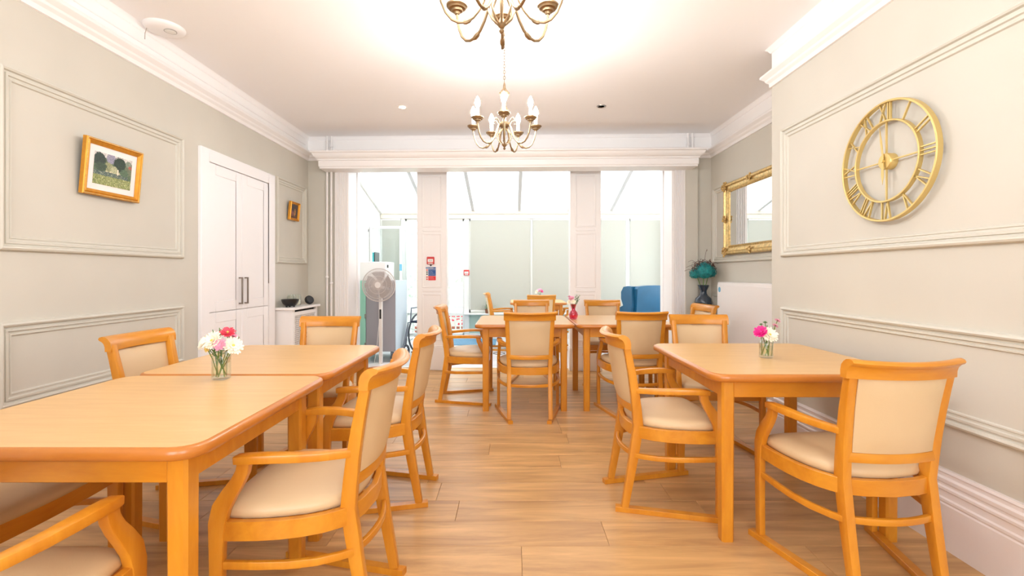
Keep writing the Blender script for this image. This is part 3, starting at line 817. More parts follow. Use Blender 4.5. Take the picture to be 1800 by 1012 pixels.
tag(root, 'dark smoky blue glass vase on the stand in the back right corner', 'vase')
root = empty('teal_bouquet', (2.12, 5.23, .80)); fr_ = random.Random(9)
for cx, cyy, cz, rad in ((0, -.03, .405, .104), (-.075, .03, .37, .062), (.07, 0.0, .385, .066), (.02, .06, .38, .06)):
    mb = MB()
    for i in range(150):
        a = i * 2.39996; z = 1 - 2 * (i + .5) / 150 * .86; rr = math.sqrt(max(0, 1 - z * z)); n = Vector((rr * math.cos(a), rr * math.sin(a), z))
        p = Vector((cx, cyy, cz)) + n * rad * fr_.uniform(.86, 1.04); t = n.cross(Vector((fr_.uniform(-1, 1), fr_.uniform(-1, 1), fr_.uniform(-1, 1)))).normalized(); b = n.cross(t)
        mb.add([p - t * .012, p - b * .008 + n * .006, p + t * .012 + n * .004, p + b * .008 + n * .006], [(0, 1, 2, 3)])
    mb.ball((cx, cyy, cz), rad * .85, seg=12, rings=8)
    mb.build('flower_head', M['teal'], root, smooth=False, weld=False)
for x, y, z in ((0, -.01, .38), (-.06, .03, .34), (.055, 0, .35), (.02, .05, .35)):
    MB().tube([(0, 0, .16), (x * .5, y * .5, .25), (x, y, z)], .004, 6).build('stem', M['stem'], root)
mb = MB()
for i in range(46):
    a = fr_.uniform(0, 6.28); r0_ = fr_.uniform(.05, .12); z0 = fr_.uniform(.42, .5); pts = []
    a2 = a + fr_.uniform(-.8, .8)
    for t_ in range(7):
        q = t_ / 6; rr = r0_ + q * .03 * fr_.uniform(.5, 1.2); an = a + (a2 - a) * q * 2
        pts.append((rr * math.cos(an), rr * .7 * math.sin(an), z0 + .03 * math.sin(q * 4 + a) + q * fr_.uniform(-.02, .03)))
    mb.tube(pts, .0022, 4)
for sx, sz in ((-.19, .44), (-.17, .50), (.16, .48), (.13, .40), (.04, .62), (-.21, .40)):
    mb.tube([(0, 0, .45), (sx * .5, -.02, sz - .01), (sx * .8, -.02, sz + .02), (sx, 0, sz)], .0018, 4)
mb.build('twigs', M['twig'], root, kind='stuff')
tag(root, 'teal artificial hydrangea blooms with curly reddish twigs in the smoky vase', 'flowers')

# ------------------------------------------------------------------ ceiling fittings
root = empty('smoke_detector', (-2.27, 3.086, ZC))
MB().lathe([(.001, -.034), (.05, -.034), (.085, -.030), (.108, -.020), (.116, -.008), (.116, 0)], seg=40).build('detector_body', M['white'], root)
MB().lathe([(.001, -.036), (.030, -.036), (.033, -.0345), (.033, -.030)], (.045, -.01, 0), 24).build('test_button', M['label'], root)
MB().lathe([(.033, -.0345), (.036, -.0345), (.036, -.030), (.033, -.030)], (.045, -.01, 0), 24).build('button_groove', mat('groove_grey', (150, 146, 142), .6), root)
MB().tube([(-.085, -.04, -.02), (-.09, -.05, -.065), (-.095, -.045, -.10)], .0025, 6).build('pull_cord', mat('cord_grey', (176, 166, 156), .6), root)
tag(root, 'white round smoke detector on the ceiling above the left wall', 'smoke detector')
for x, y, lit, lb in ((-1.06, 4.56, 1, 'small lit recessed downlight in the ceiling, left of the chandelier'), (.86, 4.54, 0, 'small unlit recessed downlight in the ceiling, right of the chandelier')):
    root = empty('downlight', (x, y, ZC))
    MB().lathe([(.030, -.001), (.034, -.006), (.044, -.005), (.046, 0)], seg=28).build('bezel', M['white'] if lit else M['chrome'], root)
    MB().lathe([(.001, -.0015), (.030, -.0015)], seg=24).build('lamp_lens', M['downl'] if lit else mat('unlit_lens', (214, 208, 202), .3), root)
    tag(root, lb, 'downlight', 'recessed ceiling downlights')

def chandelier(loc, rz, lb):
    root = empty('chandelier', loc, rz)    # origin: centre at cup height
    RR = .213; top = ZC - loc[2]
    MB().lathe([(.001, -.158), (.006, -.155), (.009, -.148), (.004, -.140), (.011, -.134), (.015, -.125), (.008, -.116), (.006, -.10), (.009, -.02), (.022, -.012), (.036, 0), (.038, .01), (.03, .022), (.014, .03), (.010, .05), (.016, .065), (.026, .085), (.028, .10), (.018, .12), (.010, .14), (.010, .17), (.020, .185), (.032, .20), (.034, .215), (.022, .23), (.010, .245), (.007, .27), (.003, .285), (.001, .29)], seg=24).build('column', M['brass'], root)
    for i in range(8):
        a = i * PI / 4
        MB().tube([(r_ * math.cos(a), r_ * math.sin(a), z_) for r_, z_ in ((.010, -.015), (.028, -.03), (.044, -.055), (.046, -.08), (.032, -.108), (.008, -.13))], .0035, 6).build('cage_rib', M['brass'], root)
    for i in range(7):
        a = -PI / 2 + i * 2 * PI / 7; ca, sa = math.cos(a), math.sin(a)
        P_ = lambda l: [(r_ * ca, r_ * sa, z_) for r_, z_ in l]
        arm = MB().tube(P_([(.03, .004), (.043, .0), (.052, -.022), (.062, -.055), (.078, -.088), (.098, -.115), (.122, -.132), (.146, -.136), (.168, -.129), (.188, -.108), (.202, -.077), (.211, -.04), (RR, -.016)]), .0052, 8)
        ob = arm.build('arm', M['brass'], root)
        cl = MB().tube(P_([(.106, -.121), (.112, -.126), (.124, -.133), (.130, -.1345)]), [.006, .0085, .0085, .006], 8); cl.build('arm_collar', M['brass'], ob)
        MB().tube(P_([(.036, .008), (.052, .035), (.072, .042), (.084, .030), (.080, .016), (.068, .018)]), .0035, 6).build('scroll', M['brass'], root)
        cup = MB().lathe([(.001, -.020), (.009, -.019), (.012, -.012), (.020, -.009), (.022, -.003), (.031, .0), (.034, .006), (.039, .009), (.040, .014), (.036, .014), (.018, .010), (.001, .010)], (RR * ca, RR * sa, 0), 20); cup = cup.build('drip_pan', M['brass'], root)
        MB().lathe([(.0115, .010), (.0115, .07), (.010, .073), (.001, .073)], (RR * ca, RR * sa, 0), 14).build('candle_sleeve', M['candle'], cup)
        MB().lathe([(.008, .073), (.013, .085), (.0175, .10), (.016, .115), (.010, .130), (.004, .142), (.001, .146)], (RR * ca, RR * sa, 0), 12).build('bulb', M['bulb'], cup)
    ch = MB(); z = .285; i = 0
    while z < top - .03:
        pts = [(.0065 * math.cos(t_ * PI / 4) if i % 2 else 0, 0 if i % 2 else .0065 * math.cos(t_ * PI / 4), z + .012 + .013 * math.sin(t_ * PI / 4)) for t_ in range(8)]
        ch.tube(pts, .0016, 4, closed=True); z += .019; i += 1
    ch.build('chain', M['brass'], root, kind='stuff')
    MB().lathe([(.008, top - .035), (.03, top - .03), (.05, top - .018), (.055, top - .004), (.055, top)], seg=28).build('ceiling_rose', M['candle'], root)
    tag(root, lb, 'chandelier', 'seven-arm brass candle chandeliers')
chandelier((-.05, 3.10, 2.14), 0, 'lit brass seven-arm candle chandelier hanging further away, shown whole')
chandelier((-.035, 1.60, 2.14), PI, 'nearest brass seven-arm chandelier, cut off by the top of the photo')

# ------------------------------------------------------------------ fire call points and notice
def call_point(loc, s, lb):
    root = empty('fire_call_point', loc)
    MB().bbox(-.045 * s, .045 * s, -.03, 0, -.045 * s, .045 * s, .006).build('housing', M['red'], root)
    MB().bbox(-.032 * s, .032 * s, -.032, -.029, -.018 * s, .018 * s, .001).build('glass_label', M['label'], root)
    MB().bbox(-.028 * s, .028 * s, -.032, -.029, -.038 * s, -.028 * s, .001).build('text_strip', M['label'], root)
    for x in (-.014, 0, .014): MB().lathe([(.004 * s, 0), (.004 * s, .001)], seg=10).xf(Matrix.Translation((x * s, -.032, 0)) @ Matrix.Rotation(R(90), 4, 'X')).build('symbol_dot', M['black'], root)
    tag(root, lb, 'fire alarm call point', 'red break-glass fire call points')
PY = 5.70 - .029 * -.97
call_point((-.985, PY + .0, 1.33), 1., 'red fire call point on the left white pillar above the fire notice')
call_point((-.815, CY - .05, 1.19), 1.1, 'small red fire call point on the mullion right of the garden door')
tag(MB().box(-.988, -.982, PY - .006, PY, 1.375, 2.34).build('conduit', M['white']), 'thin white cable conduit running down the left pillar to the red call point', 'conduit')
def text(s, size, loc, material, parent, align='LEFT'):
    cu = bpy.data.curves.new('lettering', 'FONT'); cu.body = s; cu.size = size; cu.align_x = align; cu.extrude = .0004
    cu.materials.append(material); tmp = bpy.data.objects.new('lettering', cu); C.objects.link(tmp)
    me = bpy.data.meshes.new_from_object(tmp.evaluated_get(bpy.context.evaluated_depsgraph_get()))
    bpy.data.objects.remove(tmp); o = bpy.data.objects.new('lettering', me); C.objects.link(o)
    o.parent = parent; o.location = loc; o.rotation_euler = (R(90), 0, 0); return o
root = empty('fire_action_sign', (-.985, PY, 1.17))
MB().bbox(-.06, .062, -.004, 0, -.08, .082, .001).build('board', M['label'], root)
MB().box(-.03, .061, -.005, -.004, -.025, .058).build('blue_panel', M['signblue'], root, smooth=False)
MB().box(-.03, .061, -.005, -.004, -.079, -.028).build('red_panel', M['signred'], root, smooth=False)
MB().box(-.059, .061, -.005, -.004, .062, .081).build('header_panel', M['signblue'], root, smooth=False)
text('Fire action', .02, (-.052, -.0055, .066), M['label'], root)
for i, s in enumerate(('Any person discovering a fire', 'Sound the alarm', 'Leave the building', 'Report to assembly point')):
    text(s, .0075, (-.027, -.0055, .046 - i * .018), M['label'], root)
text('Do not take risks', .0085, (-.027, -.0055, -.048), M['label'], root); text('Do not stop to collect', .0075, (-.027, -.0055, -.064), M['label'], root)
for z, m_ in ((.045, 'signred'), (.02, 'black'), (-.005, 'black'), (-.04, 'signred'), (-.066, 'signred')):
    MB().lathe([(.009, 0), (.009, .001)], seg=14).xf(Matrix.Translation((-.045, -.004, z)) @ Matrix.Rotation(R(90), 4, 'X')).build('symbol', M[m_], root)
tag(root, 'small blue and red fire action notice below the call point on the left pillar', 'sign')
o = MB().lathe([(.011, 0), (.011, .003)], seg=18).xf(Matrix.Rotation(R(90), 4, 'X')).build('round_sticker', M['black'], loc=(-.985, PY, 1.272)); tag(o, 'tiny round dark sticker between the call point and the fire notice', 'sticker')

# ------------------------------------------------------------------ dining chair
def post_y(z):
    t = [(.025, -.245), (.25, -.205), (.42, -.180), (.55, -.192), (.70, -.216), (.84, -.246)]
    for (a, b), (c, d) in zip(t, t[1:]):
        if z <= c: return b + (d - b) * (z - a) / (c - a)
    return t[-1][1]
def post_x(z): return .163 if z < .42 else .163 + (z - .42) / .42 * .018
def make_chair():
    root = empty('dining_chair'); W = M['beech']
    for s in (-1, 1):
        MB().sweep([(s * post_x(z), post_y(z), z) for z in (.025, .14, .25, .34, .42, .50, .58, .68, .76, .83)],
                   [(.032, .034), (.033, .038), (.034, .043), (.034, .047), (.034, .048), (.034, .046), (.034, .042), (.033, .038), (.032, .034), (.032, .031)], (1, 0, 0), .22).build('leg', W, root)
        MB().sweep([(s * .257, .182, .025), (s * .258, .184, .20), (s * .258, .184, .34), (s * .258, .182, .42), (s * .256, .172, .465), (s * .252, .150, .505), (s * .249, .127, .54), (s * .247, .113, .57), (s * .246, .108, .600)],
                   [(.026, .034), (.026, .038), (.027, .042), (.027, .050), (.027, .052), (.027, .046), (.027, .040), (.027, .038), (.027, .038)], (1, 0, 0), .22).build('leg', W, root)
        MB().sweep([(s * .172, -.195, .598), (s * .19, -.16, .600), (s * .214, -.11, .603), (s * .234, -.05, .607), (s * .245, .01, .610), (s * .249, .07, .610), (s * .249, .105, .608), (s * .247, .134, .606)],
                   [(.026, .026), (.028, .026), (.032, .026), (.036, .026), (.040, .026), (.042, .026), (.042, .026), (.036, .024)], (1, 0, 0), .3).build('armrest', W, root)
        MB().sweep([(s * .165, -.208, .282), (s * .195, -.165, .282), (s * .228, -.10, .284), (s * .249, -.02, .287), (s * .257, .06, .29), (s * .258, .17, .292)], (.017, .024), (1, 0, 0), .3).build('stretcher', W, root)
        MB().sweep([(s * .150, -.287, .0125), (s * .275, .222, .0125)], (.036, .025), (1, 0, 0), .12, nc=1).build('runner', W, root)
    MB().sweep([(x, -.205 - .028 * (1 - (x / .15) ** 2), .282) for x in (-.15, -.1, -.05, 0, .05, .1, .15)], (.017, .024), (0, 1, 0), .3).build('stretcher', M['beechx'], root)
    # seat frame
    out = [(.165, -.178), (.185, -.155), (.212, -.115), (.234, -.06), (.248, 0), (.255, .06), (.257, .12), (.257, .165)]
    fr = MB()
    for s in (-1, 1): fr.sweep([(s * x, y, .395) for x, y in out], (.022, .058), (1, 0, 0), .15, nc=1)
    fr.sweep([(x, -.182 - .032 * (1 - (x / .16) ** 2), .395) for x in (-.16, -.1, 0, .1, .16)], (.022, .058), (0, 1, 0), .15, nc=1)
    fr.sweep([(x, .178 + .016 * (1 - (x / .25) ** 2), .395) for x in (-.25, -.17, -.08, 0, .08, .17, .25)], (.022, .058), (0, 1, 0), .15, nc=1)
    fr.build('seat_frame', M['beechx'], root)
    # cushion
    half = [(0, -.196), (.08, -.188), (.130, -.172), (.160, -.155), (.19, -.118), (.214, -.07), (.230, -.01), (.240, .05), (.243, .11), (.240, .155), (.225, .185), (.19, .197), (.12, .204), (.06, .208), (0, .210)]
    outl = half + [(-x, y) for x, y in reversed(half[1:-1])]
    rings = [(.96, .418), (1.0, .424), (1.015, .436), (1.0, .450), (.96, .459), (.88, .466), (.72, .474), (.5, .480), (.25, .483)]
    mb = MB(); n = len(outl)
    for s_, z in rings: mb.v += [Vector((x * s_, .02 + (y - .02) * s_, z)) for x, y in outl]
    mb.v.append(Vector((0, .02, .484)))
    for i in range(len(rings) - 1):
        for j in range(n): mb.f.append([i * n + j, i * n + (j + 1) % n, (i + 1) * n + (j + 1) % n, (i + 1) * n + j])
    for j in range(n): mb.f.append([(len(rings) - 1) * n + j, (len(rings) - 1) * n + (j + 1) % n, len(mb.v) - 1])
    mb.f.append(list(reversed(range(n))))
    mb.build('seat', M['vinyl'], root, ang=60)
    # back rails
    bow = lambda x: -.046 * (1 - (x / .205) ** 2)
    xs_ = [-.205 + .41 * i / 14 for i in range(15)]
    sec = [(.013, .803), (.013, .83), (.009, .849), (0, .862), (-.012, .871), (-.026, .874), (-.038, .870), (-.042, .862), (-.038, .855), (-.028, .850), (-.019, .840), (-.014, .825), (-.013, .803)]
    mb = MB(); k = len(sec)
    for x in xs_: mb.v += [Vector((x, -.238 + bow(x) + dy * 1.12, z - (.005 * (1 - (x / .205) ** 2) if z > .845 else 0))) for dy, z in sec]
    for i in range(len(xs_) - 1):
        for j in range(k): mb.f.append([i * k + j, i * k + (j + 1) % k, (i + 1) * k + (j + 1) % k, (i + 1) * k + j])
    mb.f.append(list(reversed(range(k)))); mb.f.append([(len(xs_) - 1) * k + j for j in range(k)])
    mb.build('crest_rail', M['beechx'], root, ang=50)
    MB().sweep([(x, post_y(.508) + bow(x) * .9 + .004, .508) for x in [-.165 + .33 * i / 8 for i in range(9)]], (.022, .036), (0, 1, 0), .25).build('back_rail', M['beechx'], root)
    # upholstered panel
    mb = MB(); nx, nz = 10, 8
    def pt(i, j, side):
        u = i / nx * 2 - 1; v = j / nz; z = .527 + (.803 - .527) * v
        x = u * (post_x(z) - .0165); e = (1 - abs(u) ** 6) * (1 - abs(2 * v - 1) ** 8)
        return Vector((x, post_y(z) + bow(x) + (.014 * e + .002 if side else -.010 * e - .002), z))
    for sd in (1, 0):
        for i in range(nx + 1):
            for j in range(nz + 1): mb.v.append(pt(i, j, sd))
    N = (nx + 1) * (nz + 1); ix = lambda i, j: i * (nz + 1) + j
    for i in range(nx):
        for j in range(nz):
            mb.f.append([ix(i, j), ix(i + 1, j), ix(i + 1, j + 1), ix(i, j + 1)]); mb.f.append([N + ix(i, j), N + ix(i, j + 1), N + ix(i + 1, j + 1), N + ix(i + 1, j)])
    for i in range(nx):
        for j in (0, nz): mb.f.append([ix(i, j), ix(i + 1, j), N + ix(i + 1, j), N + ix(i, j)])
    for j in range(nz):
        for i in (0, nx): mb.f.append([ix(i, j), ix(i, j + 1), N + ix(i, j + 1), N + ix(i, j)])
    mb.build('backrest', M['vinyl'], root, ang=60)
    return root
chair0 = make_chair()
GR = {'L': 'beech armchairs round the left pair of tables', 'R': 'beech armchairs round the right-hand table', 'B': 'beech armchairs round the two far tables', 'C': 'beech armchairs in the conservatory'}
chairs = [
 (-.705, 1.685, 90, 'L', 'nearest beech armchair on the aisle side of the left tables, seat shown whole'),
 (-.712, 2.535, 90, 'L', 'second beech armchair along the aisle side of the left tables'),
 (-1.27, 3.05, 180, 'L', 'beech armchair at the far end of the left tables, before the radiator cover'),
 (-1.65, 2.41, -92, 'L', 'beech armchair against the left wall, its back rising behind the left tables'),
 (-1.225, 1.03, 3, 'L', 'beech armchair cut off by the bottom left corner, only arm and seat showing'),
 (-1.72, 1.57, -90, 'L', 'beech armchair tucked beneath the nearest left table, seat seen under its apron'),
 (1.365, 1.92, 3, 'R', 'large beech armchair in the right foreground seen from behind'),
 (.80, 2.49, -90, 'R', 'beech armchair on the aisle side of the right-hand table, seen side on'),
 (1.34, 3.19, 176, 'R', 'beech armchair on the far side of the right-hand table facing the camera'),
 (.14, 3.96, 0, 'B', 'beech armchair seen from behind at the near side of the far left-hand table'),
 (-.41, 4.46, -90, 'B', 'beech armchair side on at the left end of the two far tables'),
 (.22, 5.15, 180, 'B', 'beech armchair facing the camera behind the far left-hand table'),
 (1.025, 4.0, 1, 'B', 'beech armchair seen from behind at the near side of the far right-hand table'),
 (1.03, 5.15, 180, 'B', 'beech armchair facing the camera before the right white pillar'),
 (1.63, 4.58, 99, 'B', 'beech armchair in the corner below the teal flowers, by the radiator'),
 (-.12, 7.38, -90, 'C', 'beech armchair side on in the conservatory, left of its table'),
 (.42, 6.97, 0, 'C', 'beech armchair seen from behind in the conservatory in front of its table'),
 (.96, 7.42, 90, 'C', 'beech armchair at the right end of the conservatory table, mostly behind the pillar'),
]
for i, (x, y, a, g, lb) in enumerate(chairs):
    o = chair0 if i == 0 else copy_tree(chair0)
    o.location = (x, y, 0); o.rotation_euler = (0, 0, R(a)); tag(o, lb, 'chair', GR[g])

# ------------------------------------------------------------------ tables
TH = .743
def rrect(w, d, r, n=6):
    pts = []
    for cx, cyy, a0 in ((w / 2 - r, d / 2 - r, 0), (-w / 2 + r, d / 2 - r, 90), (-w / 2 + r, -d / 2 + r, 180), (w / 2 - r, -d / 2 + r, 270)):
        for j in range(n + 1):
            a = R(a0 + 90 * j / n); pts.append((cx + r * math.cos(a), cyy + r * math.sin(a)))
    return pts
def table(x0, x1, y0, y1, lb, grp):
    w_, d_ = x1 - x0, y1 - y0; root = empty('dining_table', ((x0 + x1) / 2, (y0 + y1) / 2, 0))
    rc = .075
    mb = MB(); pr = [(.012, TH - .034, 0), (0.003, TH - .030, 0), (0, TH - .020, 0), (.001, TH - .009, 0), (.005, TH - .003, 0), (.012, TH, 0), (.022, TH + .0005, 0)]
    rings = [rrect(w_ - 2 * i, d_ - 2 * i, rc - i) for i, z, _ in pr]; n = len(rings[0])
    for (i, z, _), rg in zip(pr, rings): mb.v += [Vector((x, y, z)) for x, y in rg]
    for a in range(len(pr) - 1):
        for j in range(n): mb.f.append([a * n + j, a * n + (j + 1) % n, (a + 1) * n + (j + 1) % n, (a + 1) * n + j])
    mb.build('edge_lipping', M['edge'], root, ang=60)
    rg = rrect(w_ - .03, d_ - .03, rc - .015)
    MB().prism(rg, 'z', TH - .034, TH - .001 + .0018).build('tabletop', M['top'], root, smooth=False)
    ins = .084; hl = .056
    for y in (-d_ / 2 + ins, d_ / 2 - ins): MB().bbox(-w_ / 2 + ins, w_ / 2 - ins, y - .011, y + .011, .630, TH - .034, .002).build('apron', M['beechx'], root)
    for x in (-w_ / 2 + ins, w_ / 2 - ins): MB().bbox(x - .011, x + .011, -d_ / 2 + ins, d_ / 2 - ins, .630, TH - .034, .002).build('apron', M['beech'], root)
    for sx in (-1, 1):
        for sy in (-1, 1):
            cx, cyy = sx * (w_ / 2 - .065 - hl / 2), sy * (d_ / 2 - .065 - hl / 2)
            MB().sweep([(cx, cyy, 0), (cx, cyy, .62), (cx, cyy, TH - .034)], [(hl * .92, hl * .92), (hl, hl), (hl, hl)], (1, 0, 0), .28, nc=1).build('leg', M['beech'], root)
    tag(root, lb, 'table', grp); return root
table(-1.62, -.771, 1.147, 1.990, 'nearest rectangular beech table at the left, filling the lower left corner', 'beech dining tables')
table(-1.615, -.778, 1.996, 2.840, 'second beech table at the left, pushed up behind the nearest one', 'beech dining tables')
table(.85, 1.752, 1.99, 2.905, 'beech table at the right against the panelled wall under the gold clock', 'beech dining tables')
table(-.317, .536, 3.95, 4.86, 'left one of the two far beech tables before the opening', 'beech dining tables')
table(.545, 1.40, 3.95, 4.86, 'right one of the two far beech tables before the opening', 'beech dining tables')
table(-.03, .82, 6.95, 7.80, 'beech table standing in the conservatory', 'beech dining tables')

# ------------------------------------------------------------------ flowers
fl_ = random.Random(21)
def petals(mb, c, n, r, k, layers=2, cup=.35, wd=.32):
    c = Vector(c); n = Vector(n).normalized(); t = n.cross(Vector((.3, .2, 1))).normalized(); b = n.cross(t)
    for l in range(layers):
        rr = r * (1 - .28 * l); cu = cup + .35 * l
        for i in range(k):
            a = 2 * PI * (i + .5 * l) / k + fl_.uniform(-.1, .1); d = t * math.cos(a) + b * math.sin(a); s = n.cross(d)
            p0 = c + n * .002 * l; L_ = rr * fl_.uniform(.85, 1.05)
            m1 = p0 + d * L_ * .55 + n * L_ * cu * .5; e = p0 + d * L_ + n * L_ * cu * .8; ww = rr * wd
            mb.add([p0 - s * ww * .25, p0 + s * ww * .25, m1 + s * ww, e + s * ww * .5, e - s * ww * .5, m1 - s * ww], [(0, 1, 2, 5), (5, 2, 3, 4)])
def flower(root, c, n, r, k, petal, centre='petaly', layers=2, cup=.35, stem_from=None, wd=.32):
    mb = MB(); petals(mb, c, n, r, k, layers, cup, wd)
    f = mb.build('flower', M[petal], root, smooth=False, weld=False)
    n = Vector(n).normalized(); p = Vector(c) + n * .004
    MB().ball(p, r * .2, seg=8, rings=5).build('flower_centre', M[centre], f)
    if stem_from:
        MB().tube([stem_from, (Vector(stem_from) * .45 + Vector(c) * .55) + Vector((0, 0, .01)), Vector(c)], .0022, 6).build('stem', M['stem'], root)
def leafy(root, base, tip, n, size=.02, material='leaf'):
    mb = MB(); base, tip = Vector(base), Vector(tip); mb.tube([base, (base + tip) / 2, tip], .0016, 5)
    for i in range(n):
        p = base.lerp(tip, .35 + .65 * i / n); a = i * 2.4; d = Vector((math.cos(a), math.sin(a), .5)).normalized() * size; s = d.cross(Vector((0, 0, 1))).normalized() * size * .3
        mb.add([p, p + d * .5 + s, p + d, p + d * .5 - s], [(0, 1, 2, 3)])
    mb.build('leafy_sprig', M[material], root, smooth=False, weld=False)
def glass_jar(loc, r, h, lb, sq):
    root = empty('flower_jar', loc)
    MB().lathe([(r * .85, 0), (r * .97, .004), (r, .012), (r, h * .76), (r * .94, h * .83), (r * .78, h * .88), (r * .78, h), (r * .72, h), (r * .72, h * .88), (r * .88, h * .81), (r * .93, h * .74), (r * .93, .012), (.001, .008)], seg=40, sq=sq).build('jar_glass', M['jar'], root, ang=50)
    if sq: MB().lathe([(r * .8, h * .9), (r * .84, h * .92), (r * .84, h * .95), (r * .8, h * .97)], seg=32).build('jar_rim', M['jar'], root)
    MB().lathe([(.001, .010), (r * .90, .012), (r * .90, h * .60), (.001, h * .60)], seg=40, sq=sq).build('water', M['water'], root)
    tag(root, lb, 'jar'); return root
T0 = TH + .001
glass_jar((-1.177, 1.912, T0), .029, .118, 'square glass jar of flowers by the seam of the left tables', 5)
B1 = empty('flower_posy', (-1.177, 1.912, T0))
S = [(.015, .01, .012), (-.018, .008, .012), (.0, -.02, .012), (.02, -.012, .012), (-.012, -.015, .012)]
for i, (c, n, r, k, p, ce) in enumerate([((-.045, -.02, .150), (-.5, -.6, .5), .042, 16, 'petalw', 'petaly'), ((-.012, -.035, .158), (-.1, -.8, .5), .040, 16, 'petalw', 'petaly'), ((.052, -.01, .135), (.6, -.5, .4), .040, 16, 'petalw', 'petaly'),
                                         ((-.025, .02, .168), (-.2, -.1, 1), .036, 14, 'petalw', 'petaly'), ((.018, -.04, .145), (.2, -.9, .3), .026, 14, 'petalp', 'petalp'), ((.026, .0, .186), (.3, -.5, .8), .030, 16, 'petalr', 'petaly'),
                                         ((-.03, -.04, .128), (-.2, -.9, .1), .014, 8, 'petaly', 'petaly'), ((.03, .02, .165), (.4, 0, 1), .03, 12, 'petalp', 'petalw')]):
    flower(B1, c, n, r, k + 6, p, ce, 3, .3, S[i % 5], .15)
for b, t in (((0, 0, .06), (-.03, -.04, .135)), ((0, 0, .06), (.03, -.045, .13)), ((0, 0, .06), (0, -.05, .125)), ((0, 0, .05), (-.035, .0, .20)), ((0, 0, .05), (-.02, .02, .205)), ((.01, 0, .05), (.06, .02, .17))): leafy(B1, b, t, 7, .018)
tag(B1, 'posy of cream, pink and coral flowers in the square jar on the left tables', 'flowers')
glass_jar((1.292, 2.40, T0), .033, .100, 'round glass jar of flowers on the right-hand table under the clock', 0)
B2 = empty('flower_posy', (1.292, 2.40, T0))
for i, (c, n, r, k, p, ce) in enumerate([((-.038, -.02, .132), (-.5, -.5, .6), .036, 20, 'petalm', 'petalm'), ((.0, -.03, .118), (0, -.8, .5), .042, 16, 'petalw', 'petaly'), ((.02, .0, .125), (.4, -.3, .7), .038, 16, 'petalw', 'petaly'),
                                         ((.045, 0, .160), (.3, -.4, .8), .018, 12, 'petalp', 'leaf'), ((.062, .01, .185), (.3, -.4, .9), .018, 12, 'petalp', 'leaf'), ((.0, .01, .175), (0, -.2, 1), .013, 9, 'leaf', 'leaf'), ((-.02, .01, .165), (-.2, 0, 1), .012, 9, 'leaf', 'leaf')]):
    flower(B2, c, n, r, k + 4, p, ce, 3, .25, S[i % 5], .16)
leafy(B2, (0, 0, .06), (.005, 0, .165), 8, .015)
tag(B2, 'loose posy with one magenta gerbera and cream blooms on the right-hand table', 'flowers')
root = empty('bud_vase', (.575, 4.42, T0))
MB().lathe([(.022, 0), (.03, .004), (.040, .025), (.043, .045), (.036, .068), (.020, .085), (.016, .095), (.020, .115), (.028, .14), (.025, .14), (.014, .1), (.018, .085), (.032, .068), (.038, .045), (.034, .025), (.001, .008)], seg=28).build('vase_glass', M['pinkg'], root)
tag(root, 'pink glass bud vase where the two far tables meet', 'vase')
B3 = empty('flower_posy', (.575, 4.42, T0))
for c, n, r, k, p in [((-.02, -.01, .195), (-.3, -.5, .8), .03, 12, 'petalp'), ((-.04, -.01, .16), (-.6, -.5, .3), .026, 12, 'petalw'), ((-.005, -.02, .165), (0, -.9, .4), .026, 12, 'petalw'), ((-.038, .01, .21), (-.3, -.2, 1), .018, 10, 'petalp')]:
    flower(B3, c, n, r, k, p, 'petaly', 3, .3, (0, 0, .10))
for t in ((.03, 0, .235), (.045, -.01, .215), (.02, -.02, .20), (.055, 0, .19), (.06, 0, .23)): leafy(B3, (0, 0, .10), t, 10, .022)
tag(B3, 'pink and white flowers with green foliage in the pink bud vase', 'flowers')
root = empty('bud_vase', (.44, 7.42, T0)); MB().lathe([(.03, 0), (.035, .05), (.02, .09), (.024, .12), (.02, .12), (.016, .09), (.001, .01)], seg=20).build('vase_glass', M['jar'], root)
tag(root, 'small clear vase on the conservatory table behind a chair back', 'vase')
B4 = empty('flower_posy', (.44, 7.42, T0))
for c, n, r, k, p in [((-.01, -.01, .16), (-.3, -.5, .8), .045, 12, 'petalp'), ((-.05, -.01, .14), (-.6, -.5, .3), .035, 12, 'petalw'), ((.02, -.0, .15), (.3, -.5, .6), .035, 12, 'petalm')]:
    flower(B4, c, n, r, k, p, 'petaly', 3, .3, (0, 0, .08))
tag(B4, 'pink and white blooms peeping over a chair back in the conservatory', 'flowers')
# spider plant on the sill
root = empty('potted_plant', (-.44, CY - .13, .47))
MB().lathe([(.03, 0), (.034, .004), (.042, .07), (.045, .075), (.04, .075), (.001, .065)], seg=20).build('pot', mat('plant_pot', (150, 96, 66), .6), root)
mb = MB()
for i in range(22):
    a = fl_.uniform(0, 6.28); L_ = fl_.uniform(.10, .34); hgt = fl_.uniform(.08, .22) if L_ < .2 else fl_.uniform(.08, .12); d = Vector((math.cos(a), min(.18, math.sin(a)) * .35, 0)); s = Vector((-d.y, d.x, 0)).normalized() * .005; prv = None
    for q in range(6):
        t_ = q / 5; p = Vector((0, 0, .06)) + d * L_ * t_ + Vector((0, 0, hgt * math.sin(t_ * PI * .9) - .02 * t_)); mb.v += [p - s * (1.2 - t_), p + s * (1.2 - t_)]
        n0 = len(mb.v)
        if q: mb.f.append([n0 - 4, n0 - 3, n0 - 1, n0 - 2])
mb.build('leaves', M['leaf'], root, smooth=False, weld=False)
tag(root, 'small spider plant in a pot on the conservatory window sill', 'plant')

# ------------------------------------------------------------------ blue wing armchair
root = empty('wing_armchair', (1.90, 7.25, 0), R(22)); U = M['bluef']
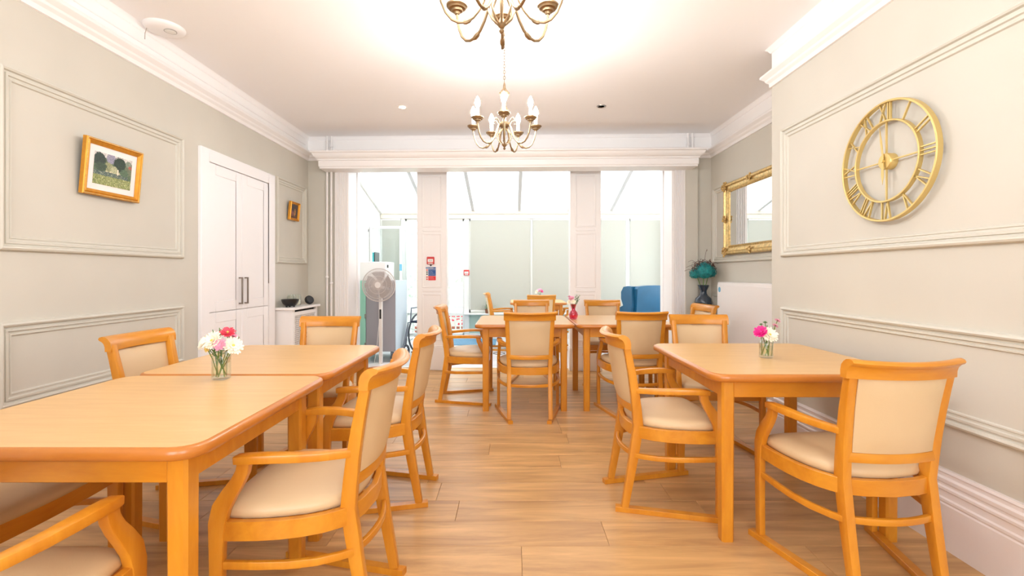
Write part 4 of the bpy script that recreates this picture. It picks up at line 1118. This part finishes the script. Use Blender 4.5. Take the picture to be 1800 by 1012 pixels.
# back panel
mb = MB(); 
def pillow(mb, x0, x1, y0, y1, z0, z1, b, lean=0):
    n0 = len(mb.v); mb.bbox(x0, x1, y0, y1, z0, z1, b)
    for i in range(n0, len(mb.v)):
        v = mb.v[i]; v.y -= lean * (v.z - z0)
    return mb
pts = [(-.25, .28), (.25, .28), (.27, .70), (.285, .95), (.26, .985), (.1, 1.0), (-.1, 1.0), (-.26, .985), (-.285, .95), (-.27, .70)]
mb.prism(pts, 'y', -.06, .06)
for v in mb.v: v.y += -.26 - .16 * (v.z - .28)
mb.build('back_panel', U, root, ang=25)
for s in (-1, 1):
    w_ = MB().prism([(-.28, .50), (-.02, .58), (-.03, .66), (-.13, .70), (-.08, .80), (-.08, .90), (-.14, .975), (-.24, .99), (-.34, .985), (-.34, .7)], 'x', s * .26, s * .325)
    w_.build('wing', U, root, ang=25)
    MB().bbox(s * .25, s * .34, -.27, .30, .28, .60, .03).build('arm', U, root)
MB().bbox(-.25, .25, -.22, .32, .28, .47, .04).build('seat', U, root)
for x in (-.28, .28):
    for y in (-.24, .26): MB().lathe([(.014, 0), (.022, .28)], (x, y, 0), 10).build('leg', M['darkw'], root)
tag(root, 'teal blue wing armchair turned away in the conservatory', 'armchair')

# ------------------------------------------------------------------ tall trolley cabinet, fan, wheelchair
root = empty('trolley_cabinet', (-1.80, 6.57, 0))
MB().bbox(-.135, .256, -.32, .32, .14, 1.08, .004).build('cabinet_body', M['grey'], root)
MB().bbox(.256, .262, -.32, .32, .14, 1.08, .002).build('side_panel', M['paleblue'], root)  # thin sheet over the body, coloured as its daylit side
MB().bbox(-.255, -.138, -.325, .30, .14, 1.075, .004).build('door', M['mint'], root)
for z in (1.02, .61, .23): MB().bbox(-.150, -.125, -.332, -.322, z - .03, z + .03, .002).build('hinge', M['chrome'], root)
for x in (-.2, .2):
    for y in (-.26, .26):
        m2 = MB().lathe([(.001, -.014), (.045, -.014), (.05, -.008), (.05, .008), (.045, .014), (.001, .014)], seg=18); m2.xf(Matrix.Translation((x, y, .05)) @ Matrix.Rotation(R(90), 4, 'Y'))
        f = m2.build('castor', M['tyre'], root); MB().bbox(x - .02, x + .02, y - .02, y + .02, .095, .14, .003).build('castor_fork', M['wcf'], f)
tag(root, 'tall grey and mint trolley cabinet on castors at the left of the conservatory', 'cabinet')
root = empty('white_cabinet', (-1.86, 6.48, 1.08))
MB().bbox(-.19, .188, -.21, .21, 0, .25, .004).build('cabinet_box', M['white'], root)
MB().bbox(-.185, .183, -.216, -.21, .005, .245, .002).build('door', M['white'], root)
MB().bbox(.187, .20, -.16, -.12, .17, .21, .002).build('latch', M['blackp'], root)
tag(root, 'low white cupboard standing on top of the grey and mint trolley', 'cabinet')
root = empty('ring_binder', (-1.855, 6.42, 1.33))
MB().bbox(-.012, .012, -.11, .11, 0, .125, .002).build('cover', mat('turquoise_card', (70, 190, 200), .5), root); MB().bbox(.012, .022, -.11, .11, 0, .13, .002).build('spine', M['blackp'], root)
tag(root, 'turquoise and black file standing on the low white cupboard', 'file')

root = empty('pedestal_fan', (-1.665, 5.99, 0))
MB().lathe([(.001, .03), (.03, .032), (.06, .026), (.16, .018), (.19, .01), (.195, 0)], seg=36).build('base', M['fanw'], root)
MB().bbox(-.021, .021, -.018, .018, .028, .98, .005).build('pole', M['fanw'], root)
MB().bbox(-.012, .012, -.022, -.017, .60, .72, .003).build('control_panel', M['blackp'], root)
FZ = 1.03
def disc(mb): return mb.xf(Matrix.Translation((0, -.09, FZ)) @ Matrix.Rotation(R(90), 4, 'X'))
disc(MB().lathe([(.001, -.13), (.05, -.125), (.06, -.10), (.055, -.05), (.03, -.04)], seg=28)).build('motor_housing', M['fanw'], root)
disc(MB().lathe([(.001, .052), (.034, .050), (.040, .044), (.040, .03)], seg=28)).build('front_cap', M['fanw'], root)
mb = MB()
for r_, z_ in ((.205, 0), (.205, -.01), (.17, .032), (.17, -.045), (.11, .044), (.06, .048), (.11, -.055)): mb.tube([(r_ * math.cos(2 * PI * i / 40), r_ * math.sin(2 * PI * i / 40), z_) for i in range(40)], .003 if r_ < .2 else .006, 5, closed=True)
for i in range(96):
    a = 2 * PI * i / 96; ca, sa = math.cos(a), math.sin(a)
    mb.tube([(r_ * ca, r_ * sa, z_) for r_, z_ in ((.038, .046), (.11, .044), (.17, .032), (.205, 0), (.17, -.045), (.11, -.055), (.05, -.06))], .0013, 4)
disc(mb).build('guard', M['wire'], root, kind='stuff')
for i in range(5):
    mb = MB(); a0 = i * 2 * PI / 5
    for q in range(6):
        rr = .03 + .15 * q / 5; w1 = .25 + .25 * math.sin(q / 5 * PI * .7)
        for da, zz in ((-w1, -.012), (w1, .012)): mb.v.append(Vector((rr * math.cos(a0 + da + q * .08), rr * math.sin(a0 + da + q * .08), zz)))
        if q: n0 = len(mb.v); mb.f.append([n0 - 4, n0 - 3, n0 - 1, n0 - 2])
    disc(mb).build('blade', M['fanb'], root)
MB().tube([(0, .03, .9), (-.04, .05, .5), (-.07, .06, .2), (-.10, .06, .03)], .003, 6).build('cord', M['fanw'], root)
tag(root, 'white pedestal fan standing just inside the conservatory', 'fan')

root = empty('wheelchair', (-1.27, 6.85, 0), R(160))
def wheel(x, y, r, rt, n, nm, parent):
    mb = MB(); mb.tube([(x, y + r * math.cos(2 * PI * i / 36), r + rt * 0 + r * math.sin(2 * PI * i / 36)) for i in range(36)], rt, 8, closed=True)
    for v in mb.v: v.z += rt
    o = mb.build(nm, M['tyre'], parent); sp = MB()
    for i in range(n): a = 2 * PI * i / n; sp.tube([(x, y, r + rt), (x, y + r * math.cos(a), r + rt + r * math.sin(a))], .0022, 4)
    sp.tube([(x - .03, y, r + rt), (x + .03, y, r + rt)], .02, 10); sp.build('spokes', M['wcf'], o)
for s in (-1, 1):
    wheel(s * .16, -.12, .285, .013, 18, 'wheel', root); wheel(s * .12, .30, .075, .016, 6, 'castor', root)
    fr = MB().tube([(s * .12, -.22, .30), (s * .12, -.24, .88), (s * .12, -.32, .90)], .011, 8).tube([(s * .12, -.24, .68), (s * .12, .16, .68), (s * .12, .18, .48)], .011, 8).tube([(s * .12, -.23, .48), (s * .12, .24, .48), (s * .12, .30, .18)], .011, 8).tube([(s * .12, .24, .46), (s * .11, .39, .12)], .011, 8)
    fr.build('side_frame', M['wcf'], root); MB().bbox(s * .08 - .035, s * .08 + .035, .36, .44, .10, .112, .004).build('footplate', M['blackp'], root)
MB().bbox(-.11, .11, -.22, .20, .475, .50, .006).build('seat', M['navy'], root); MB().bbox(-.11, .11, -.255, -.235, .50, .86, .006).build('backrest', M['navy'], root)
tag(root, 'part-folded wheelchair with spoked wheels between the cabinet and the left pillar', 'wheelchair')
